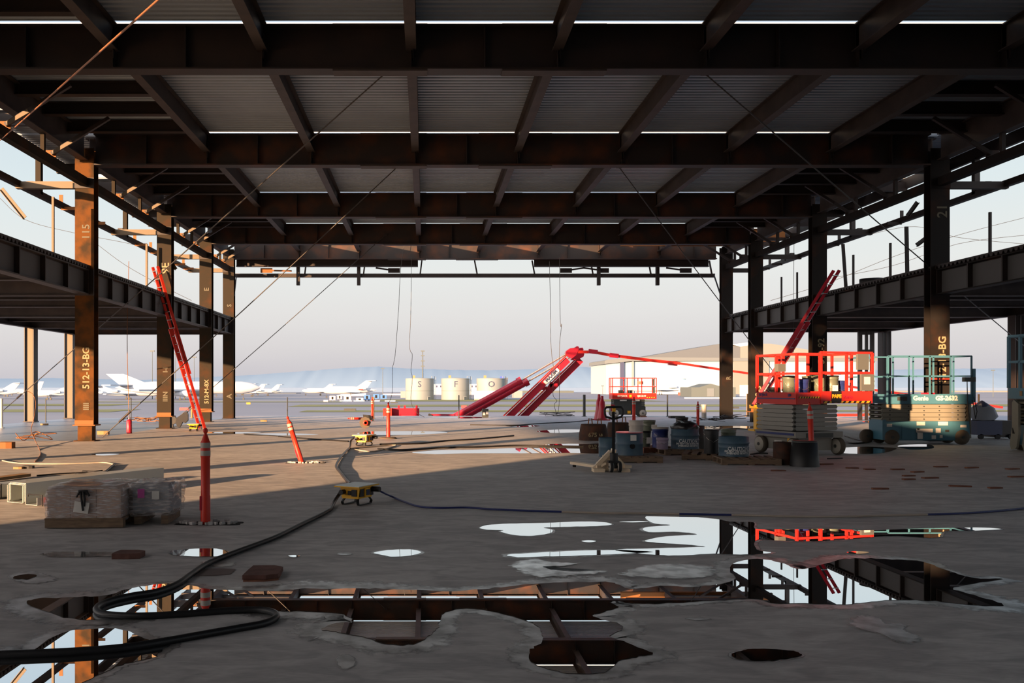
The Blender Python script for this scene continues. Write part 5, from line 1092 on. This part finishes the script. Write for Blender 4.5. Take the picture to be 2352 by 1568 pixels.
# steel door frame on the right beyond the lifts
t = thing('steel_frame', 'tall dark steel frame standing between red and teal lifts', 'frame', (P(1988,950,41).x, 40.6, 0)); fx = t.location.x
for px, w in ((1975,.16),(1990,.09),(2003,.15)): m = MB(); a = P(px, 957, 40.6); m.bar((a.x-fx,0,0),(a.x-fx,0,4.15),w,.15); m.build('upright', m_steel, t)
for py in (765,806,925): m = MB(); z = P(0,py,40.6).z; m.bar((P(1972,0,40.6).x-fx,0,z),(P(2006,0,40.6).x-fx,0,z),.12,.14); m.build('crossbar', m_steel, t)
# bags and stuff between the right lifts
t = thing('tarp_heap', 'pale grey tarpaulin heap between the two right lifts', 'tarpaulin', (P(2269,985,26).x, 26.2, .55)); m = MB(); random.seed(3); m.lathe([(.30,0),(.36,.12),(.3,.35),(.17,.48),(.02,.55)], (0,0,0), 10)
for vtx in m.v: vtx += Vector((random.uniform(-.05,.05), random.uniform(-.05,.05), random.uniform(-.03,.03)))
m.build('cloth', m_tarp, t); m = MB(); m.lathe([(.25,.36),(.16,.5),(.02,.60)], (-.05,0,0), 8); m.build('dark_fold', m_slate, t)
t = thing('tool_cart', 'dark cart loaded under the grey tarpaulin', 'cart', (P(2280,1000,26).x, 26.2, 0)); m = MB(); m.box((-.15,0,.34),(.75,.6,.42)); m.build('body', m_slate, t); m = MB(); m.box((.35,.1,.3),(.5,.6,.5)); m.build('crate', m_black, t); m = MB(); [m.cyl((x,-.3,.08),.08,.06,12,'Y') for x in (-.4,.1,.5)]; m.build('wheels', m_rubber, t)
# red and white barrier strip at the far slab edge on the right
for k, (px0, px1, y0, y1, mt, lab) in enumerate(((1925,1990,950,956,m_red,'low red beam at the far right slab edge'),(1990,2012,949,954,m_orange,'orange beam end at the far right slab edge'))):
    bx(px0, px1, y0, y1, 43.5, .3, 'edge_beam', mt, lab, 'beam')
m = MB(); g = G(1575,960); t = thing('pipe_stub', 'short white pipe stub right of the orange delineator', 'pipe', P(1617,960,44).xyz*1.0); t.location.z = 0; m.cyl((0,0,0),.12,.62,14); m.build('pipe', m_refl, t); m = MB(); m.cyl((0,0,.62),.14,.06,14); m.build('cap', m_refl, t)
for px, py, w, lab in ((1690,950+0,.6,'dark hose bundle past the black bucket'),): pass
bx(1560-20, 1560+14, 955, 960, 43.4, .4, 'toolbox', m_black, 'low black toolbox on the far slab behind the buckets', 'toolbox')
t = thing('scaffold_roll', 'dark rolled hose on the right mezzanine deck', 'hose', (P(2003,650,30).x, 30, 5.06)); m = MB(); m.lathe([(.28,0),(.4,0),(.4,.22),(.28,.22),(.28,0)], (0,0,0), 20); m.build('coil', m_black, t)
# ================================================================ PUDDLES
def ragged(pts, n=5, amp=.6, seed=0):
    out = []; N = len(pts)
    for i in range(N):
        p0, p1, p2, p3 = [Vector((*pts[(i+k) % N], 0)) for k in (-1,0,1,2)]
        for k in range(n):
            t = k/n; q = .5*((2*p1)+(p2-p0)*t+(2*p0-5*p1+4*p2-p3)*t*t+(3*p1-p0-3*p2+p3)*t**3)
            s = (q.y-CY)/400
            q.x += mnoise.noise(Vector((q.x*.08, q.y*.3, seed)))*amp*6*s; q.y += mnoise.noise(Vector((q.x*.07, q.y*.2, seed+9)))*amp*2.2*s
            out.append((q.x, q.y))
    return out
def pool(pts, z, mat, name, parent=None, n=5, amp=.6, seed=0):
    R = ragged(pts, n, amp, seed); gp = [G(x, y) for x, y in R]; tri = tessellate_polygon([[Vector((p.x, p.y, 0)) for p in gp]])
    m = MB(); m.add([(p.x, p.y, z) for p in gp], [tuple(t) for t in tri])
    o = m.build(name, mat, None, True, False)
    me = o.data
    for pl in me.polygons:
        if pl.normal.z < 0: pl.flip()
    return o
def fade_attr(o, vals):
    at = o.data.attributes.new('fade', 'FLOAT', 'POINT'); at.data.foreach_set('value', vals)
def soft_rim(pts, width, z, seed, amp):
    R = ragged(pts, 5, amp, seed); gp = [G(x, y) for x, y in R]; n = len(gp)
    area = sum(gp[i].x*gp[(i+1)%n].y-gp[(i+1)%n].x*gp[i].y for i in range(n)); sg = 1 if area > 0 else -1
    inn, mid, out = [], [], []
    for i, p in enumerate(gp):
        t = gp[(i+2)%n]-gp[i-2]; t.z = 0; t = t.normalized() if t.length > 1e-6 else Vector((1,0,0)); nr = Vector((t.y, -t.x, 0))*sg
        w = width*max(.25, 1+1.5*mnoise.noise(Vector((p.x*.7, p.y*.9, seed))))
        inn.append(p-nr*.02); mid.append(p+nr*w*.45); out.append(p+nr*w)
    m = MB(); m.add([(p.x,p.y,z) for p in inn+mid+out], [q for i in range(n) for q in ((i,(i+1)%n,n+(i+1)%n,n+i),(n+i,n+(i+1)%n,2*n+(i+1)%n,2*n+i))])
    o = m.build('damp_edge', m_film, None, True, False); fade_attr(o, [.9]*n+[.5]*n+[0.0]*n); return o
def patch(pts, lab, mat, seed=0, z=.005):
    R = ragged(pts, 5, .9, seed); gp = [G(x, y) for x, y in R]; n = len(gp); c = sum(gp, Vector((0,0,0)))/n
    m = MB(); vs = [(p.x,p.y,z) for p in gp]; vs += [(c.x+(p.x-c.x)*.62, c.y+(p.y-c.y)*.62, z) for p in gp]+[(c.x,c.y,z)]
    m.add(vs, [q for i in range(n) for q in ((i,(i+1)%n,n+(i+1)%n,n+i),(n+i,n+(i+1)%n,2*n))]); o = m.build('damp_patch', mat, None, True, False)
    fade_attr(o, [0.0]*n+[.75]*n+[.9]); return tag(o, lab, 'damp patch')
def puddle(pts, lab, rim=7, amp=.6, mat=None, seed=0, z=.004):
    if mat is not None: return patch(pts, lab, mat, seed, z+.001)
    o = pool(pts, z, m_water, 'puddle', amp=amp, seed=seed); tag(o, lab, 'puddle')
    if rim:
        r = soft_rim(pts, .012*rim, z-.002, seed, amp); r.parent = o; r.location = r.location-o.location; r['label'] = 'pale damp rim'
    return o
puddle([(388,1270),(400,1264),(440,1261),(490,1260),(520,1265),(525,1272),(500,1278),(440,1278),(400,1275)], 'small bright puddle reflecting the near delineator', 3, .2)
puddle([(455,1290),(500,1288),(540,1291),(546,1297),(520,1303),(480,1302)], 'small dull puddle beside cable below near delineator', 3, .4, m_film)
puddle([(78,1273),(110,1268),(200,1266),(280,1268),(320,1273),(280,1278),(180,1281),(100,1280)], 'long dull puddle left of the dark red brick', 2, .3, mk_film('dull puddle', .3, .7, .6, .03))
puddle([(10,1324),(50,1312),(95,1313),(140,1330),(100,1342),(50,1342)], 'damp stain with dark centre at left', 0, .8, m_film); puddle([(30,1326),(60,1320),(85,1322),(70,1330),(40,1331)], 'dark centre of the damp stain at left', 0, .8, None, 2, .007)
puddle([(858,1270),(890,1264),(940,1262),(967,1268),(950,1275),(905,1279),(880,1275)], 'oval bright puddle at lower centre', 3, .3)
puddle([(766,1273),(790,1269),(812,1272),(795,1276)], 'tiny dull puddle left of oval bright puddle', 2, .3, m_film); puddle([(662,1277),(676,1275),(690,1277),(676,1280)], 'tiny bright puddle left of centre', 1, .2)
puddle([(60,1385),(90,1375),(160,1372),(240,1368),(300,1352),(350,1344),(400,1340),(430,1343),(470,1352),(540,1356),(640,1357),(700,1353),(800,1352),(880,1353),(960,1356),(1040,1358),(1120,1352),(1200,1344),(1290,1338),(1390,1337),(1420,1342),(1440,1352),
        (1470,1352),(1520,1346),(1580,1348),(1640,1344),(1690,1330),(1676,1310),(1690,1292),(1740,1284),(1790,1292),(1840,1308),(1890,1296),(1940,1284),(2000,1283),(2060,1286),(2120,1290),(2180,1312),(2240,1328),(2305,1330),(2240,1340),(2190,1352),(2240,1368),(2300,1386),(2290,1392),(2210,1388),
        (2130,1380),(2060,1378),(1990,1384),(1930,1388),(1850,1386),(1780,1386),(1740,1376),(1680,1377),(1600,1381),(1520,1387),(1450,1386),(1420,1380),(1400,1385),(1420,1394),(1395,1404),(1360,1414),(1390,1424),(1420,1432),(1430,1446),(1400,1462),(1440,1476),(1500,1500),(1470,1508),(1420,1520),(1390,1545),(1330,1548),(1270,1540),(1220,1520),(1218,1496),(1240,1478),
        (1248,1458),(1230,1434),(1190,1420),(1130,1404),(1080,1398),(1040,1401),(1015,1412),(1010,1430),(1000,1448),(975,1470),(930,1482),(880,1478),(830,1462),(770,1452),(740,1444),(770,1432),(810,1428),(790,1412),(740,1406),(680,1404),(630,1404),(560,1398),(430,1402),(300,1420),(220,1424),(160,1420),(110,1406)],
       'big winding puddle across the foreground reflecting the roof steel', 17, .9, None, 11)
puddle([(-60,1560),(-60,1508),(60,1498),(110,1470),(150,1452),(200,1446),(260,1444),(300,1452),(340,1470),(390,1480),(370,1496),(350,1512),(290,1524),(240,1545),(180,1575),(100,1640),(-60,1640)], 'puddle at lower left corner reflecting the orange column', 14, .9, None, 5)
puddle([(1102,1212),(1130,1205),(1200,1202),(1260,1201),(1330,1198),(1380,1199),(1406,1204),(1380,1208),(1310,1210),(1250,1212),(1268,1217),(1262,1225),(1220,1231),(1180,1229),(1150,1221),(1155,1218),(1120,1217)], 'bright double-lobed puddle right of centre', 2, .25, None, 4)
puddle([(1485,1186),(1550,1185),(1600,1188),(1650,1193),(1680,1198),(1730,1200),(1736,1215),(1800,1216),(1900,1215),(2000,1218),(2110,1214),(2240,1212),(2300,1215),(2240,1219),(2170,1220),(2150,1235),(2060,1231),(2000,1234),(1930,1240),(1850,1243),(1790,1242),(1738,1240),(1738,1262),(1770,1270),(1700,1274),(1640,1272),(1560,1276),(1500,1274),(1420,1266),(1430,1262),(1500,1260),(1560,1258),(1620,1256),(1560,1250),(1500,1246),(1482,1242),(1530,1232),(1600,1228),(1560,1222),(1490,1222),(1480,1212),(1540,1206),(1500,1202)], 'wide bright puddle in front of the pallets', 3, .45, None, 6)
puddle([(1422,1199),(1460,1197),(1490,1198),(1460,1200)], 'thin sliver puddle left of the wide bright puddle', 0, .2); puddle([(1336,1243),(1352,1241),(1369,1243),(1352,1246)], 'tiny oval puddle below the double-lobed puddle', 1, .2)
puddle([(1166,1274),(1230,1270),(1300,1266),(1370,1264),(1440,1264),(1500,1268),(1440,1272),(1340,1276),(1270,1278),(1190,1280)], 'long thin bright puddle below the double-lobed puddle', 4, .4)
puddle([(1160,1300),(1190,1286),(1230,1282),(1270,1290),(1340,1292),(1300,1300),(1240,1302),(1300,1314),(1420,1314),(1330,1326),(1230,1330),(1190,1318)], 'pale grey wet patch at centre with dark leaves', 0, .8, mk_film('bright wet film', .3, .6, .85, .2), 8, .006)
puddle([(1470,1300),(1520,1294),(1600,1296),(1660,1308),(1640,1328),(1560,1334),(1480,1330),(1400,1322)], 'pale grey wet patch right of centre above big puddle', 0, .9, mk_film('grey wet film', .3, .6, .75, .25), 9, .0062)
puddle([(1945,1269),(1970,1266),(1996,1269),(1970,1272)], 'tiny oval puddle at right', 1, .2)
puddle([(1960,1410),(2010,1414),(2030,1428),(2090,1434),(2085,1450),(2130,1470),(2110,1483),(2060,1480),(2030,1462),(1970,1446),(1940,1434)], 'pale blurry wet patch at lower right', 0, 1.0, mk_film('pale wet film', .3, .6, .8, .4), 12, .005)
puddle([(1680,1505),(1710,1494),(1770,1491),(1830,1498),(1835,1508),(1780,1517),(1710,1517)], 'dark oval puddle at lower right centre', 3, .6, None, 13)
puddle([(1570,1422),(1600,1418),(1635,1422),(1600,1426)], 'tiny dull puddle lower right of centre', 0, .5, m_film); puddle([(770,1510),(790,1500),(820,1512),(815,1535),(780,1540)], 'pale damp stain at bottom centre left', 0, .8, m_film)
puddle([(945,1039),(1000,1034),(1080,1033),(1150,1030),(1230,1027),(1260,1020),(1340,1019),(1400,1020),(1400,1040),(1300,1040),(1200,1041),(1080,1041),(1000,1043)], 'long bright puddle in front of the 675 weight', 0, .15, None, 14)
puddle([(820,996),(850,991),(930,990),(1010,991),(1025,994),(960,998),(860,999)], 'bright puddle behind the small power box', 0, .15); puddle([(560,998),(620,995),(700,996),(730,998),(660,1000),(590,1000)], 'thin bright puddle left of the leaning delineator', 0, .15)
puddle([(1232,990),(1290,986),(1340,987),(1336,992),(1270,994)], 'bright puddle left of the counterweights', 0, .15); puddle([(1160,986-8),(1200,976),(1240,978),(1200,980)], 'thin bright puddle on the far slab', 0, .1)
puddle([(1930,1030),(1980,1026),(2030,1027),(2060,1030),(2020,1041),(1940,1041)], 'bright puddle right of the red lift wheels', 0, .3, None, 15); puddle([(2062,1024),(2110,1020),(2140,1022),(2140,1030),(2090,1032)], 'bright puddle under the teal lift', 0, .3)
puddle([(990,958),(1060,957),(1130,958),(1060,961)], 'thin puddle at the slab edge before the boom', 0, .05); puddle([(210,1044),(250,1042),(275,1043),(240,1046)], 'tiny bright puddle on sunny slab at left', 0, .1)
puddle([(1600,982),(1660,978),(1740,980),(1680,986)], 'thin puddle behind the CAUTION drums', 0, .15); puddle([(1980,968),(2060,963),(2100,966),(2040,972)], 'thin puddle on the far right slab', 0, .15); puddle([(470,1001-8),(520,992),(600,993),(540,996)], 'thin puddle near the left ladder foot', 0, .1)
